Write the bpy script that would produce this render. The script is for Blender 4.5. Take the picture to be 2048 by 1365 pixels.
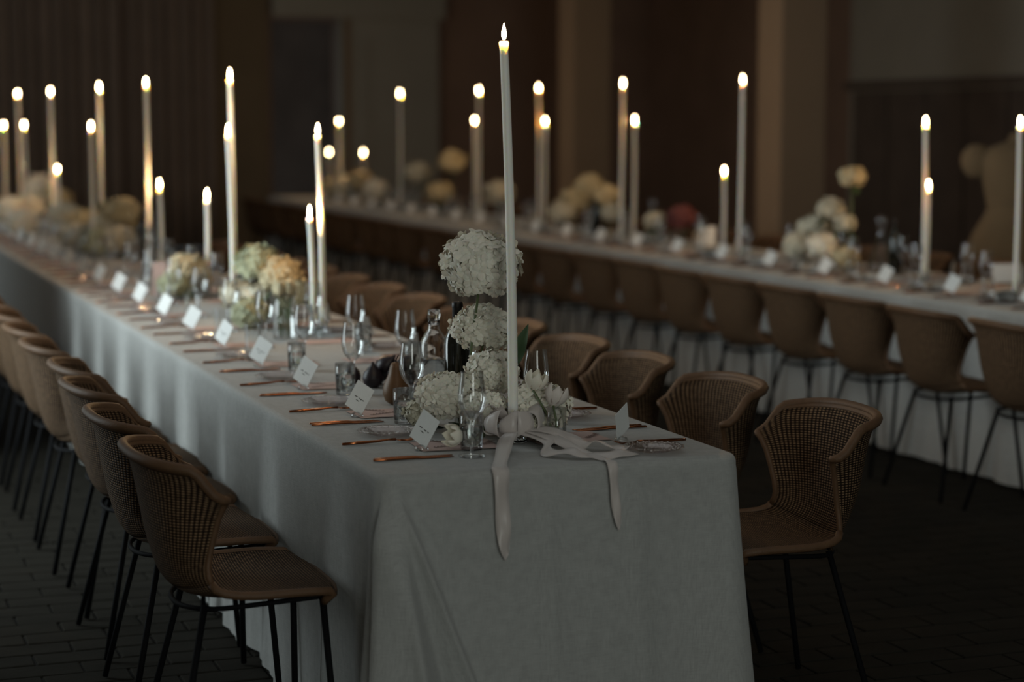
import bpy, math, random
from math import sin, cos, pi, radians, sqrt, exp
from mathutils import Vector, Matrix

for o in list(bpy.data.objects):
    bpy.data.objects.remove(o, do_unlink=True)
scene = bpy.context.scene
COL = scene.collection

# ------------------------------------------------------------------ camera
cd = bpy.data.cameras.new('camera')
cam = bpy.data.objects.new('camera', cd)
COL.objects.link(cam)
cd.sensor_width = 36.0
cd.lens = 70.0
cd.clip_start = 0.05
cd.clip_end = 200
cam.location = (-1.684, -4.276, 1.55)
YAW, PITCH = radians(19.948), radians(6.298)
fwd = Vector((sin(YAW) * cos(PITCH), cos(YAW) * cos(PITCH), -sin(PITCH)))
cam.rotation_euler = fwd.to_track_quat('-Z', 'Y').to_euler()
cd.dof.use_dof = True
cd.dof.focus_distance = 5.15
cd.dof.aperture_fstop = 1.75
scene.camera = cam

# ------------------------------------------------------------------ world, daylight and added fill lights
world = bpy.data.worlds.new('world')
scene.world = world
world.use_nodes = True
wn = world.node_tree.nodes
wn['Background'].inputs[0].default_value = (0.62, 0.70, 0.72, 1)
wn['Background'].inputs[1].default_value = 0.15

def area_light(name, loc, direction, sx, sy, watts, color):
    l = bpy.data.lights.new(name, 'AREA')
    l.shape = 'RECTANGLE'
    l.size, l.size_y = sx, sy
    l.energy = watts
    l.color = color
    o = bpy.data.objects.new(name, l)
    COL.objects.link(o)
    o.location = loc
    o.rotation_euler = Vector(direction).to_track_quat('-Z', 'Z' if abs(direction[2]) < .9 else 'Y').to_euler()
    return o

wlight = area_light('window_daylight', (-2.85, 3.5, 1.65), (1, 0, -0.25), 2.6, 2.1, 76, (0.84, 0.97, 1.0))
wlight.data.spread = radians(122)
area_light('rear_fill_light', (-1.2, -8.3, 2.0), (0.1, 1, -0.05), 2.2, 3.2, 112, (0.93, 1.0, 0.94))  # fill light added behind the camera, its doorway is invented
area_light('far_left_fill_light', (-2.85, 9.5, 1.9), (1, 0, -0.3), 1.8, 2.2, 20, (0.84, 0.97, 1.0))  # fill light added to brighten the far stretch of the left cloth
area_light('overhead_fill_light', (0.4, 7.0, 4.72), (0, 0, -1), 4.2, 22.0, 42, (1.0, 0.97, 0.92))  # added overhead fill for ambient brightness, the skylight is invented

vs = scene.view_settings
vs.view_transform = 'Standard'
vs.look = 'None'
vs.exposure = 0.0
vs.gamma = 1.0
vs.use_curve_mapping = False
scene.display_settings.display_device = 'sRGB'
scene.cycles.use_denoising = True
scene.cycles.max_bounces = 10
scene.cycles.transmission_bounces = 10
scene.cycles.transparent_max_bounces = 16
scene.cycles.diffuse_bounces = 3
scene.cycles.glossy_bounces = 4
scene.cycles.caustics_reflective = False
scene.cycles.caustics_refractive = False
scene.cycles.sample_clamp_indirect = 4.0

FLAME = 48.0
CANDLE_WATTS = 3.0

# ------------------------------------------------------------------ helpers
R = random.Random(11)

def mesh(name, verts, faces, smooth=True, uvs=None, crease=None):
    me = bpy.data.meshes.new(name)
    me.from_pydata([tuple(v) for v in verts], [], faces)
    if smooth:
        me.polygons.foreach_set('use_smooth', [True] * len(me.polygons))
    if uvs is not None:
        uvl = me.uv_layers.new(name='UVMap')
        for lp in me.loops:
            uvl.data[lp.index].uv = uvs[lp.vertex_index]
    me.update()
    return me

def obj(name, me, mat=None, parent=None, loc=None, rot=None, scale=None):
    o = bpy.data.objects.new(name, me)
    COL.objects.link(o)
    if mat is not None and me is not None and not me.materials:
        me.materials.append(mat)
    if parent is not None:
        o.parent = parent
    if loc is not None:
        o.location = loc
    if rot is not None:
        o.rotation_euler = rot
    if scale is not None:
        o.scale = scale if hasattr(scale, '__len__') else (scale,) * 3
    return o

def tag(o, label, cat, group=None, kind=None):
    o['label'] = label
    o['category'] = cat
    if group:
        o['group'] = group
    if kind:
        o['kind'] = kind
    return o

def struct(o, label=None):
    o['kind'] = 'structure'
    if label:
        o['label'] = label
    return o

def empty(name, loc=(0, 0, 0), rz=0.0):
    o = bpy.data.objects.new(name, None)
    COL.objects.link(o)
    o.empty_display_size = 0.05
    o.location = loc
    o.rotation_euler = (0, 0, rz)
    return o

def copy_tree(src, parent=None):
    c = src.copy()
    COL.objects.link(c)
    c.parent = parent
    for ch in list(src.children):
        copy_tree(ch, c)
    return c

class MB:
    """collects shapes into one mesh"""
    def __init__(self):
        self.v, self.f = [], []
    def add(self, vs_, fs_):
        n = len(self.v)
        self.v += [tuple(a) for a in vs_]
        self.f += [tuple(i + n for i in f) for f in fs_]
        return self
    def box(self, x0, x1, y0, y1, z0, z1):
        v = [(x0, y0, z0), (x1, y0, z0), (x1, y1, z0), (x0, y1, z0), (x0, y0, z1), (x1, y0, z1), (x1, y1, z1), (x0, y1, z1)]
        f = [(0, 3, 2, 1), (4, 5, 6, 7), (0, 1, 5, 4), (1, 2, 6, 5), (2, 3, 7, 6), (3, 0, 4, 7)]
        return self.add(v, f)
    def tube(self, pts, rad, n=8, closed=False, caps=True):
        pts = [Vector(p) for p in pts]
        m = len(pts)
        rads = rad if hasattr(rad, '__len__') else [rad] * m
        vs_, fs_ = [], []
        prev = None
        for i, p in enumerate(pts):
            a = pts[(i - 1) % m] if (closed or i > 0) else p
            b = pts[(i + 1) % m] if (closed or i < m - 1) else p
            t = (b - a)
            t = t.normalized() if t.length > 1e-9 else Vector((0, 0, 1))
            if prev is None:
                ref = Vector((0, 0, 1)) if abs(t.z) < .9 else Vector((1, 0, 0))
                nrm = t.cross(ref).normalized()
            else:
                nrm = prev - t * prev.dot(t)
                nrm = nrm.normalized() if nrm.length > 1e-6 else t.orthogonal().normalized()
            prev = nrm
            bn = t.cross(nrm)
            for k in range(n):
                a_ = 2 * pi * k / n
                vs_.append(p + (nrm * cos(a_) + bn * sin(a_)) * rads[i])
        segs = m if closed else m - 1
        for i in range(segs):
            j = (i + 1) % m
            for k in range(n):
                k2 = (k + 1) % n
                fs_.append((i * n + k, i * n + k2, j * n + k2, j * n + k))
        if caps and not closed:
            fs_.append(tuple(range(n - 1, -1, -1)))
            fs_.append(tuple((m - 1) * n + k for k in range(n)))
        return self.add(vs_, fs_)
    def lathe(self, prof, n=24, fn=None):
        """prof: list of (r, z); r == 0 ends become poles"""
        vs_, fs_, rows = [], [], []
        for (r, z) in prof:
            if r <= 1e-6:
                rows.append([len(vs_)])
                vs_.append((0, 0, z))
            else:
                row = []
                for k in range(n):
                    a = 2 * pi * k / n
                    rr = r if fn is None else fn(r, z, a)
                    row.append(len(vs_))
                    vs_.append((rr * cos(a), rr * sin(a), z))
                rows.append(row)
        for i in range(len(rows) - 1):
            a, b = rows[i], rows[i + 1]
            for k in range(n):
                k2 = (k + 1) % n
                if len(a) == 1 and len(b) == 1:
                    continue
                if len(a) == 1:
                    fs_.append((a[0], b[k2], b[k]))
                elif len(b) == 1:
                    fs_.append((a[k], a[k2], b[0]))
                else:
                    fs_.append((a[k], a[k2], b[k2], b[k]))
        return self.add(vs_, fs_)
    def mesh(self, name, smooth=True):
        return mesh(name, self.v, self.f, smooth)

def catmull(pts, t):
    """pts: list of tuples, t in [0, 1]"""
    n = len(pts) - 1
    x = min(max(t, 0), 1) * n
    i = min(int(x), n - 1)
    u = x - i
    p0, p1, p2, p3 = pts[max(i - 1, 0)], pts[i], pts[i + 1], pts[min(i + 2, n)]
    out = []
    for a, b, c, d in zip(p0, p1, p2, p3):
        out.append(.5 * ((2 * b) + (-a + c) * u + (2 * a - 5 * b + 4 * c - d) * u * u + (-a + 3 * b - 3 * c + d) * u ** 3))
    return tuple(out)

def sstep(x, a, b):
    t = min(max((x - a) / (b - a), 0), 1)
    return t * t * (3 - 2 * t)

ORD = ['first', 'second', 'third', 'fourth', 'fifth', 'sixth', 'seventh', 'eighth', 'ninth', 'tenth', 'eleventh', 'twelfth',
       'thirteenth', 'fourteenth', 'fifteenth', 'sixteenth', 'seventeenth', 'eighteenth', 'nineteenth', 'twentieth',
       'twenty-first', 'twenty-second', 'twenty-third', 'twenty-fourth', 'twenty-fifth', 'twenty-sixth', 'twenty-seventh',
       'twenty-eighth', 'twenty-ninth', 'thirtieth']

# ------------------------------------------------------------------ materials
MATS = {}

def mat(name, color, rough=.6, metal=0.0, noise=0.0, nscale=8.0, bump=0.0, bscale=60.0, **kw):
    m = bpy.data.materials.new(name)
    m.use_nodes = True
    nt = m.node_tree
    b = nt.nodes['Principled BSDF']
    b.inputs['Base Color'].default_value = (*color, 1)
    b.inputs['Roughness'].default_value = rough
    b.inputs['Metallic'].default_value = metal
    for k, v in kw.items():
        key = k.replace('_', ' ')
        b.inputs[key].default_value = v
    tc = None
    if noise or bump:
        tc = nt.nodes.new('ShaderNodeTexCoord')
    if noise:
        nz = nt.nodes.new('ShaderNodeTexNoise')
        nz.inputs['Scale'].default_value = nscale
        nz.inputs['Detail'].default_value = 4
        nt.links.new(tc.outputs['Object'], nz.inputs['Vector'])
        mx = nt.nodes.new('ShaderNodeMix')
        mx.data_type = 'RGBA'
        mx.inputs[6].default_value = (*[max(c * (1 - noise), 0) for c in color], 1)
        mx.inputs[7].default_value = (*[min(c * (1 + noise), 1) for c in color], 1)
        nt.links.new(nz.outputs['Fac'], mx.inputs[0])
        nt.links.new(mx.outputs[2], b.inputs['Base Color'])
    if bump:
        nb = nt.nodes.new('ShaderNodeTexNoise')
        nb.inputs['Scale'].default_value = bscale
        nb.inputs['Detail'].default_value = 5
        nt.links.new(tc.outputs['Object'], nb.inputs['Vector'])
        bp = nt.nodes.new('ShaderNodeBump')
        bp.inputs['Strength'].default_value = bump
        bp.inputs['Distance'].default_value = .004
        nt.links.new(nb.outputs['Fac'], bp.inputs['Height'])
        nt.links.new(bp.outputs['Normal'], b.inputs['Normal'])
    MATS[name] = m
    return m

def glass_mat(name, color=(1, 1, 1), ior=1.45, rough=0.0):
    m = bpy.data.materials.new(name)
    m.use_nodes = True
    b = m.node_tree.nodes['Principled BSDF']
    b.inputs['Base Color'].default_value = (*color, 1)
    b.inputs['Roughness'].default_value = rough
    b.inputs['Transmission Weight'].default_value = 1.0
    b.inputs['IOR'].default_value = ior
    MATS[name] = m
    return m

def thin_glass(name, color=(1, 1, 1), spec=.9):
    """a thin pane of glass: fresnel mix of see-through and mirror"""
    m = bpy.data.materials.new(name)
    m.use_nodes = True
    nt = m.node_tree
    nt.nodes.remove(nt.nodes['Principled BSDF'])
    out = nt.nodes['Material Output']
    tr = nt.nodes.new('ShaderNodeBsdfTransparent')
    tr.inputs[0].default_value = (*color, 1)
    gl = nt.nodes.new('ShaderNodeBsdfGlossy')
    gl.inputs['Roughness'].default_value = .03
    gl.inputs['Color'].default_value = (spec, spec, spec, 1)
    lw = nt.nodes.new('ShaderNodeLayerWeight')
    lw.inputs['Blend'].default_value = .35
    mp = nt.nodes.new('ShaderNodeMapRange')
    mp.inputs[3].default_value = .03
    mp.inputs[4].default_value = .68
    nt.links.new(lw.outputs['Fresnel'], mp.inputs[0])
    mx = nt.nodes.new('ShaderNodeMixShader')
    nt.links.new(mp.outputs[0], mx.inputs[0])
    nt.links.new(tr.outputs[0], mx.inputs[1])
    nt.links.new(gl.outputs[0], mx.inputs[2])
    nt.links.new(mx.outputs[0], out.inputs[0])
    MATS[name] = m
    return m

def linen_mat():
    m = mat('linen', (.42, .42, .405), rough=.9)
    nt = m.node_tree
    b = nt.nodes['Principled BSDF']
    b.inputs['Sheen Weight'].default_value = .15
    tc = nt.nodes.new('ShaderNodeTexCoord')
    hs = []
    for sc in ((620, 34, 34), (34, 34, 620), (34, 620, 34)):
        mp = nt.nodes.new('ShaderNodeMapping')
        mp.inputs['Scale'].default_value = sc
        nt.links.new(tc.outputs['Object'], mp.inputs['Vector'])
        nz = nt.nodes.new('ShaderNodeTexNoise')
        nz.inputs['Scale'].default_value = 1.0
        nz.inputs['Detail'].default_value = 2
        nt.links.new(mp.outputs[0], nz.inputs['Vector'])
        hs.append(nz)
    a1 = nt.nodes.new('ShaderNodeMath'); a1.operation = 'ADD'
    a2 = nt.nodes.new('ShaderNodeMath'); a2.operation = 'ADD'
    nt.links.new(hs[0].outputs['Fac'], a1.inputs[0]); nt.links.new(hs[1].outputs['Fac'], a1.inputs[1])
    nt.links.new(a1.outputs[0], a2.inputs[0]); nt.links.new(hs[2].outputs['Fac'], a2.inputs[1])
    mr = nt.nodes.new('ShaderNodeMapRange')
    mr.inputs[1].default_value = 1.15
    mr.inputs[2].default_value = 1.85
    nt.links.new(a2.outputs[0], mr.inputs[0])
    cm = nt.nodes.new('ShaderNodeMix')
    cm.data_type = 'RGBA'
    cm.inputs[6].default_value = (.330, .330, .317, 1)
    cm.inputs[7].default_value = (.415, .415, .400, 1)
    nt.links.new(mr.outputs[0], cm.inputs[0])
    nt.links.new(cm.outputs[2], b.inputs['Base Color'])
    bp = nt.nodes.new('ShaderNodeBump')
    bp.inputs['Strength'].default_value = .5
    bp.inputs['Distance'].default_value = .0015
    nt.links.new(a2.outputs[0], bp.inputs['Height'])
    nt.links.new(bp.outputs['Normal'], b.inputs['Normal'])
    return m

def wicker_mat(name, dark, light):
    """woven rows over upright stakes, in metres of the UV map"""
    m = bpy.data.materials.new(name)
    m.use_nodes = True
    nt = m.node_tree
    b = nt.nodes['Principled BSDF']
    b.inputs['Roughness'].default_value = .75
    b.inputs['Specular IOR Level'].default_value = .15
    uv = nt.nodes.new('ShaderNodeUVMap')
    sx = nt.nodes.new('ShaderNodeSeparateXYZ')
    nt.links.new(uv.outputs[0], sx.inputs[0])
    def math_(op, a, b_=None):
        n = nt.nodes.new('ShaderNodeMath')
        n.operation = op
        for i, x in enumerate((a, b_)):
            if x is None:
                continue
            if isinstance(x, (int, float)):
                n.inputs[i].default_value = x
            else:
                nt.links.new(x, n.inputs[i])
        return n.outputs[0]
    row = math_('DIVIDE', sx.outputs[1], .0072)
    stake = math_('DIVIDE', sx.outputs[0], .0115)
    par = math_('MODULO', math_('FLOOR', row), 2.0)
    s1 = math_('SINE', math_('MULTIPLY', math_('ADD', stake, par), pi))
    over = math_('ABSOLUTE', s1)
    r1 = math_('ABSOLUTE', math_('SINE', math_('MULTIPLY', row, pi)))
    h = math_('MULTIPLY', math_('POWER', r1, .7), math_('ADD', math_('MULTIPLY', over, .75), .25))
    nz = nt.nodes.new('ShaderNodeTexNoise')
    nz.inputs['Scale'].default_value = 70
    nt.links.new(uv.outputs[0], nz.inputs['Vector'])
    hh = math_('MULTIPLY', h, math_('ADD', math_('MULTIPLY', nz.outputs['Fac'], .7), .62))
    ramp = nt.nodes.new('ShaderNodeValToRGB')
    ramp.color_ramp.elements[0].color = (*[c * .25 for c in dark], 1)
    ramp.color_ramp.elements[0].position = .22
    ramp.color_ramp.elements[1].color = (*light, 1)
    ramp.color_ramp.elements[1].position = .95
    e = ramp.color_ramp.elements.new(.52)
    e.color = (*dark, 1)
    nt.links.new(hh, ramp.inputs[0])
    nt.links.new(ramp.outputs[0], b.inputs['Base Color'])
    bp = nt.nodes.new('ShaderNodeBump')
    bp.inputs['Strength'].default_value = .9
    bp.inputs['Distance'].default_value = .003
    nt.links.new(h, bp.inputs['Height'])
    nt.links.new(bp.outputs['Normal'], b.inputs['Normal'])
    MATS[name] = m
    return m

def flame_material(name, color, strength):
    """a glowing, see-through body of gas"""
    m = bpy.data.materials.new(name)
    m.use_nodes = True
    nt = m.node_tree
    nt.nodes.remove(nt.nodes['Principled BSDF'])
    em = nt.nodes.new('ShaderNodeEmission')
    em.inputs[0].default_value = (*color, 1)
    em.inputs[1].default_value = strength
    tr = nt.nodes.new('ShaderNodeBsdfTransparent')
    ad = nt.nodes.new('ShaderNodeAddShader')
    nt.links.new(em.outputs[0], ad.inputs[0])
    nt.links.new(tr.outputs[0], ad.inputs[1])
    nt.links.new(ad.outputs[0], nt.nodes['Material Output'].inputs[0])
    MATS[name] = m
    return m

LINEN = linen_mat()
WICKER = wicker_mat('wicker', (.050, .027, .014), (.27, .170, .097))
RATTAN = mat('rattan_rim', (.115, .062, .032), rough=.55, Specular_IOR_Level=.3, noise=.25, nscale=40, bump=.3, bscale=220)
BLACKMETAL = mat('black_steel', (.006, .006, .007), rough=.75, metal=.0, Specular_IOR_Level=.1, noise=.2, nscale=30)
COPPER = mat('copper', (.36, .125, .05), rough=.20, metal=1.0, noise=.06, nscale=60)
WAX = mat('candle_wax', (.93, .87, .81), rough=.5, noise=.04, nscale=12, Subsurface_Weight=.9, Subsurface_Scale=.03)
MATS['candle_wax'].node_tree.nodes['Principled BSDF'].inputs['Subsurface Radius'].default_value = (1.0, .7, .4)
WICK = mat('wick', (.02, .015, .012), rough=.9)
FLAMEM = flame_material('flame', (1.0, .74, .40), FLAME * .85)
GLASS = glass_mat('clear_glass')
WATERGLASS = glass_mat('water', (.97, 1, 1), 1.33)
THIN = thin_glass('thin_glass', (.97, .98, .98))
PINKGLASS = thin_glass('pressed_glass', (.95, .90, .88))
DARKGLASS = mat('dark_bottle_glass', (.006, .008, .006), rough=.06, Coat_Weight=.5)
FOIL = mat('bottle_foil', (.008, .008, .009), rough=.4)
PAPER = mat('white_card', (.78, .79, .78), rough=.85, noise=.04, nscale=120)
INK = mat('ink', (.04, .035, .03), rough=.8)
MENUP = mat('menu_paper', (.50, .37, .34), rough=.85, noise=.10, nscale=18)
SPRIG = mat('printed_sprig', (.11, .06, .05), rough=.8)
SATIN = mat('satin_ribbon', (.74, .66, .62), rough=.32, noise=.06, nscale=12, Sheen_Weight=.4)
def sheer(m, amount):
    nt = m.node_tree
    b = nt.nodes['Principled BSDF']
    tr = nt.nodes.new('ShaderNodeBsdfTransparent')
    mx = nt.nodes.new('ShaderNodeMixShader')
    mx.inputs[0].default_value = amount
    nt.links.new(b.outputs[0], mx.inputs[1])
    nt.links.new(tr.outputs[0], mx.inputs[2])
    nt.links.new(mx.outputs[0], nt.nodes['Material Output'].inputs[0])
sheer(SATIN, .32)
PETALW = mat('petal_white', (.88, .82, .70), rough=.75, noise=.08, nscale=22, Subsurface_Weight=.15, Subsurface_Scale=.006)
PETALC = mat('petal_cream', (.62, .58, .46), rough=.75, noise=.12, nscale=22)
PETALY = mat('petal_yellow', (.55, .47, .30), rough=.75, noise=.14, nscale=22)
PETALG = mat('petal_green', (.43, .45, .30), rough=.75, noise=.16, nscale=22)
PETALR = mat('petal_red', (.13, .035, .035), rough=.75, noise=.2, nscale=22)
LEAFM = mat('leaf', (.045, .085, .035), rough=.5, noise=.3, nscale=30)
STEMM = mat('stem', (.11, .14, .06), rough=.6, noise=.2, nscale=30)
PEARM = mat('pear_skin', (.15, .08, .035), rough=.5, noise=.3, nscale=28)
FIGM = mat('fig_skin', (.022, .015, .020), rough=.42, noise=.35, nscale=26)
WOODM = mat('table_wood', (.20, .13, .08), rough=.6, noise=.2, nscale=10)
BRICKM = mat('brick', (.024, .0215, .017), rough=.95, Specular_IOR_Level=.08, noise=.35, nscale=7, bump=.5, bscale=45)
MORTAR = mat('mortar', (.010, .009, .008), rough=.95, noise=.3, nscale=14)
PLASTER = mat('plaster_grey', (.42, .415, .375), rough=.9, noise=.12, nscale=2.2, bump=.2, bscale=25)
PILLARM = mat('pillar_plaster', (.30, .225, .16), rough=.9, noise=.10, nscale=2.5, bump=.2, bscale=25)
DARKWOOD = mat('dark_timber', (.15, .122, .107), rough=.75, noise=.35, nscale=3)
DARKWALL = mat('dark_wall', (.34, .235, .185), rough=.9, noise=.25, nscale=1.6)
CURTAINM = mat('brown_curtain', (.27, .215, .18), rough=.95, noise=.2, nscale=3, Sheen_Weight=.1)
CEILM = mat('ceiling_plaster', (.16, .15, .13), rough=.95, noise=.1, nscale=2)
FABRICT = mat('tan_fabric', (.15, .108, .062), rough=.95, noise=.15, nscale=9, bump=.3, bscale=60)
BRASS = mat('aged_brass', (.35, .24, .12), rough=.35, metal=1.0, noise=.1, nscale=30)

# ------------------------------------------------------------------ the setting
def box_obj(name, x0, x1, y0, y1, z0, z1, m, parent=None):
    return obj(name, MB().box(x0, x1, y0, y1, z0, z1).mesh(name, False), m, parent)

T1 = dict(x0=-.45, x1=.46, y0=0.0, y1=15.0)
T2 = dict(x0=3.17, x1=4.07, y0=1.2, y1=16.8)
ZT = .75

floor = struct(box_obj('floor', -2.7, 9.0, -8, 20, -.10, -.010, MORTAR), 'dark worn brick paving')

def build_bricks():
    L_, W_, J = .235, .112, .008
    variants = []
    for k in range(5):
        rr = random.Random(50 + k)
        bl, bw, h = L_ / 2, W_ / 2, .010
        c = .004
        top = [(-bl + c, -bw + c), (bl - c, -bw + c), (bl - c, bw - c), (-bl + c, bw - c)]
        bot = [(-bl, -bw), (bl, -bw), (bl, bw), (-bl, bw)]
        v = [(x + rr.uniform(-.002, .002), y + rr.uniform(-.002, .002), -.0005 - rr.uniform(0, .0035)) for x, y in top]
        v += [(x, y, -.004) for x, y in bot] + [(x, y, -.012) for x, y in bot]
        f = [(0, 1, 2, 3)]
        for i in range(4):
            j = (i + 1) % 4
            f += [(i, i + 4, j + 4, j), (i + 4, i + 8, j + 8, j + 4)]
        variants.append((v, f))
    shared = []
    for v, f in variants:
        me = mesh('brick', v, f, False)
        me.materials.append(BRICKM)
        shared.append(me)
    cells = []
    C = cam.location
    rows = int((9.5 + 1.2) / (W_ + J))
    for r_ in range(rows):
        y = -1.2 + r_ * (W_ + J) + W_ / 2
        off = (L_ + J) / 2 * (r_ % 2)
        ncol = int((2.4 + 4.2) / (L_ + J))
        for c_ in range(ncol):
            x = -2.4 + off + c_ * (L_ + J)
            cells.append((x, y))
    def vis(x, y):
        d = Vector((x, y, 0)) - C
        z = d.dot(fwd)
        if z < .5:
            return False
        rt = Vector((cos(YAW), -sin(YAW), 0))
        up = rt.cross(fwd)
        px, py = 1024 + 3982 * d.dot(rt) / z, 682 - 3982 * d.dot(up) / z
        if not (-60 < px < 2110 and py < 1420):
            return False
        if -.42 < x < .85 and y > -.1:
            return False
        if x > 3.1:
            return False
        return True
    near = sorted([c for c in cells if vis(*c)], key=lambda c: (c[0] - C.x) ** 2 + (c[1] - C.y) ** 2)[:300]
    nearset = set(near)
    rr = random.Random(3)
    for (x, y) in near:
        o = obj('brick', shared[rr.randrange(5)], None, floor)
        o.location = (x, y, 0)
        o.rotation_euler = (0, 0, rr.uniform(-.012, .012) + (pi if rr.random() < .5 else 0))
    mb = MB()
    for (x, y) in cells:
        if (x, y) in nearset:
            continue
        v, f = variants[rr.randrange(5)]
        mb.add([(a + x, b + y, c) for a, b, c in v], f)
    o = obj('brick_paving', mb.mesh('brick_paving', False), BRICKM, floor)
    o['kind'] = 'stuff'
build_bricks()

# ceiling with a long opening added for the unseen overhead fill light
mb = MB()
mb.box(-2.7, -1.7, -8, 20, 4.6, 4.7)
mb.box(2.5, 9.0, -8, 20, 4.6, 4.7)
mb.box(-1.7, 2.5, -8, -4.0, 4.6, 4.7)
mb.box(-1.7, 2.5, 18.0, 20, 4.6, 4.7)
struct(obj('ceiling', mb.mesh('ceiling', False), CEILM))
fill_bars = struct(empty('fill_skylight', (0.4, 7.0, 4.6)), 'bars of the unseen skylight added for overhead fill light')
for k in range(12):
    box_obj('added_glazing_bar', -2.1, 2.1, -11 + k * 2 - .03, -11 + k * 2 + .03, 0, .08, DARKWOOD, fill_bars)
for k in range(3):
    box_obj('added_glazing_bar', -2.1 + k * 2.1 - .03, -2.1 + k * 2.1 + .03, -11, 11, 0, .08, DARKWOOD, fill_bars)

def wall_with_hole(name, axis, pos, a0, a1, z1, h0, h1, hz0, hz1, m, t=.18):
    mb = MB()
    def seg(s0, s1, b0, b1):
        if axis == 'x':
            mb.box(pos - t, pos, s0, s1, b0, b1)
        else:
            mb.box(s0, s1, pos - t, pos, b0, b1)
    seg(a0, h0, 0, z1); seg(h1, a1, 0, z1); seg(h0, h1, hz1, z1)
    if hz0 > 0:
        seg(h0, h1, 0, hz0)
    return struct(obj(name, mb.mesh(name, False), m))

wl = wall_with_hole('wall_left', 'x', -2.5, -8, 6.5, 4.6, 2.1, 4.9, .5, 2.8, PLASTER)
wall_with_hole('wall_left_far', 'x', -2.5, 6.5, 20, 4.6, 8.55, 10.45, .7, 3.3, PLASTER)  # opening added to let in the far left fill light
wb = wall_with_hole('wall_back', 'y', -8.0, -2.7, 9.0, 4.6, -2.35, -.05, 0, 3.65, PLASTER)  # opening added to let in the rear fill light
struct(box_obj('light_block_wall', -2.5, -1.15, 5.0, 5.3, 0, 4.6, PLASTER))  # unseen wall added to block window light from the far cloth
win = struct(empty('window_1', (-2.55, 3.5, .5)))
mb = MB()
for yy in (-1.37, -.46, .46, 1.37):
    mb.box(-.03, .03, yy - .03, yy + .03, 0, 2.3)
for zz in (0.03, 1.15, 2.27):
    mb.box(-.03, .03, -1.4, 1.4, zz - .03, zz + .03)
obj('window_frame', mb.mesh('window_frame', False), DARKWOOD, win)

fill_win = struct(empty('fill_window', (-2.55, 9.5, .7)))  # unseen window added around the far left fill light
mb = MB()
for yy in (-.92, 0, .92):
    mb.box(-.03, .03, yy - .03, yy + .03, 0, 2.6)
for zz in (0.03, 1.3, 2.57):
    mb.box(-.03, .03, -.95, .95, zz - .03, zz + .03)
obj('window_frame', mb.mesh('window_frame', False), DARKWOOD, fill_win)
struct(box_obj('wall_right', 9.0, 9.18, -8, 14.6, 0, 4.6, PLASTER))
struct(box_obj('wall_right_far', 9.0, 9.18, 14.6, 20, 0, 4.6, DARKWALL))
# panelling on the right wall
dado = struct(empty('trim_1', (8.97, 0, 0)), 'dark timber panelling on the right wall')
for k in range(22):
    y0 = -1.4 + k * .72
    if y0 > 14.2:
        break
    box_obj('panel', -.03, .03, y0 + .02, y0 + .70, .12, 1.86, DARKWOOD, dado)
box_obj('cap_rail', -.05, .03, -1.5, 14.6, 1.88, 1.97, DARKWOOD, dado)
box_obj('base_rail', -.04, .03, -1.5, 14.6, 0, .12, DARKWOOD, dado)

# end wall: dark wall, doorway, grey pier
mb = MB()
mb.box(-2.7, 3.97, 20, 20.2, 0, 4.6)
mb.box(4.80, 9.0, 20, 20.2, 0, 4.6)
mb.box(3.97, 4.80, 20, 20.2, 2.80, 4.6)
struct(obj('wall_end', mb.mesh('wall_end', False), DARKWALL))
struct(box_obj('wall_passage', 3.2, 5.6, 22.5, 22.6, 0, 4.6, DARKWOOD))
pier = struct(empty('trim_2', (5.43, 19.9, 0)), 'grey plastered pier beside the dark doorway')
box_obj('pier_face', -.63, .63, -.14, .10, 0, 4.6, PLASTER, pier)
box_obj('pier_moulding', -.60, -.52, -.18, -.13, 0, 4.3, PILLARM, pier)
box_obj('pier_moulding', -.42, -.30, -.19, -.13, 0, 2.6, PLASTER, pier)
box_obj('lintel', -1.5, .70, -.20, -.10, 2.82, 3.15, PLASTER, pier)
struct(box_obj('trim_3', 3.24, 3.90, 19.86, 20.0, 0, 4.6, mat('pilaster_tan', (.22, .17, .11), rough=.9, noise=.15, nscale=3)), 'tan pilaster at the end of the dark curtains')

def pillar(n, x, y, w):
    e = struct(empty('trim_%d' % n, (x, y, 0)), 'square plastered pillar behind the back table')
    mb = MB()
    c, h = .012, w / 2
    pts = [(-h + c, -h), (h - c, -h), (h, -h + c), (h, h - c), (h - c, h), (-h + c, h), (-h, h - c), (-h, -h + c)]
    v = [(a, b, 0.12) for a, b in pts] + [(a, b, 4.6) for a, b in pts]
    f = [(i, (i + 1) % 8, (i + 1) % 8 + 8, i + 8) for i in range(8)]
    mb.add(v, f)
    obj('shaft', mb.mesh('shaft', False), PILLARM, e)
    box_obj('plinth', -h - .03, h + .03, -h - .03, h + .03, 0, .13, PILLARM, e)
pillar(4, 5.70, 9.68, .40)
pillar(5, 5.70, 13.98, .40)
pillar(6, 5.70, 5.30, .40)

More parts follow.
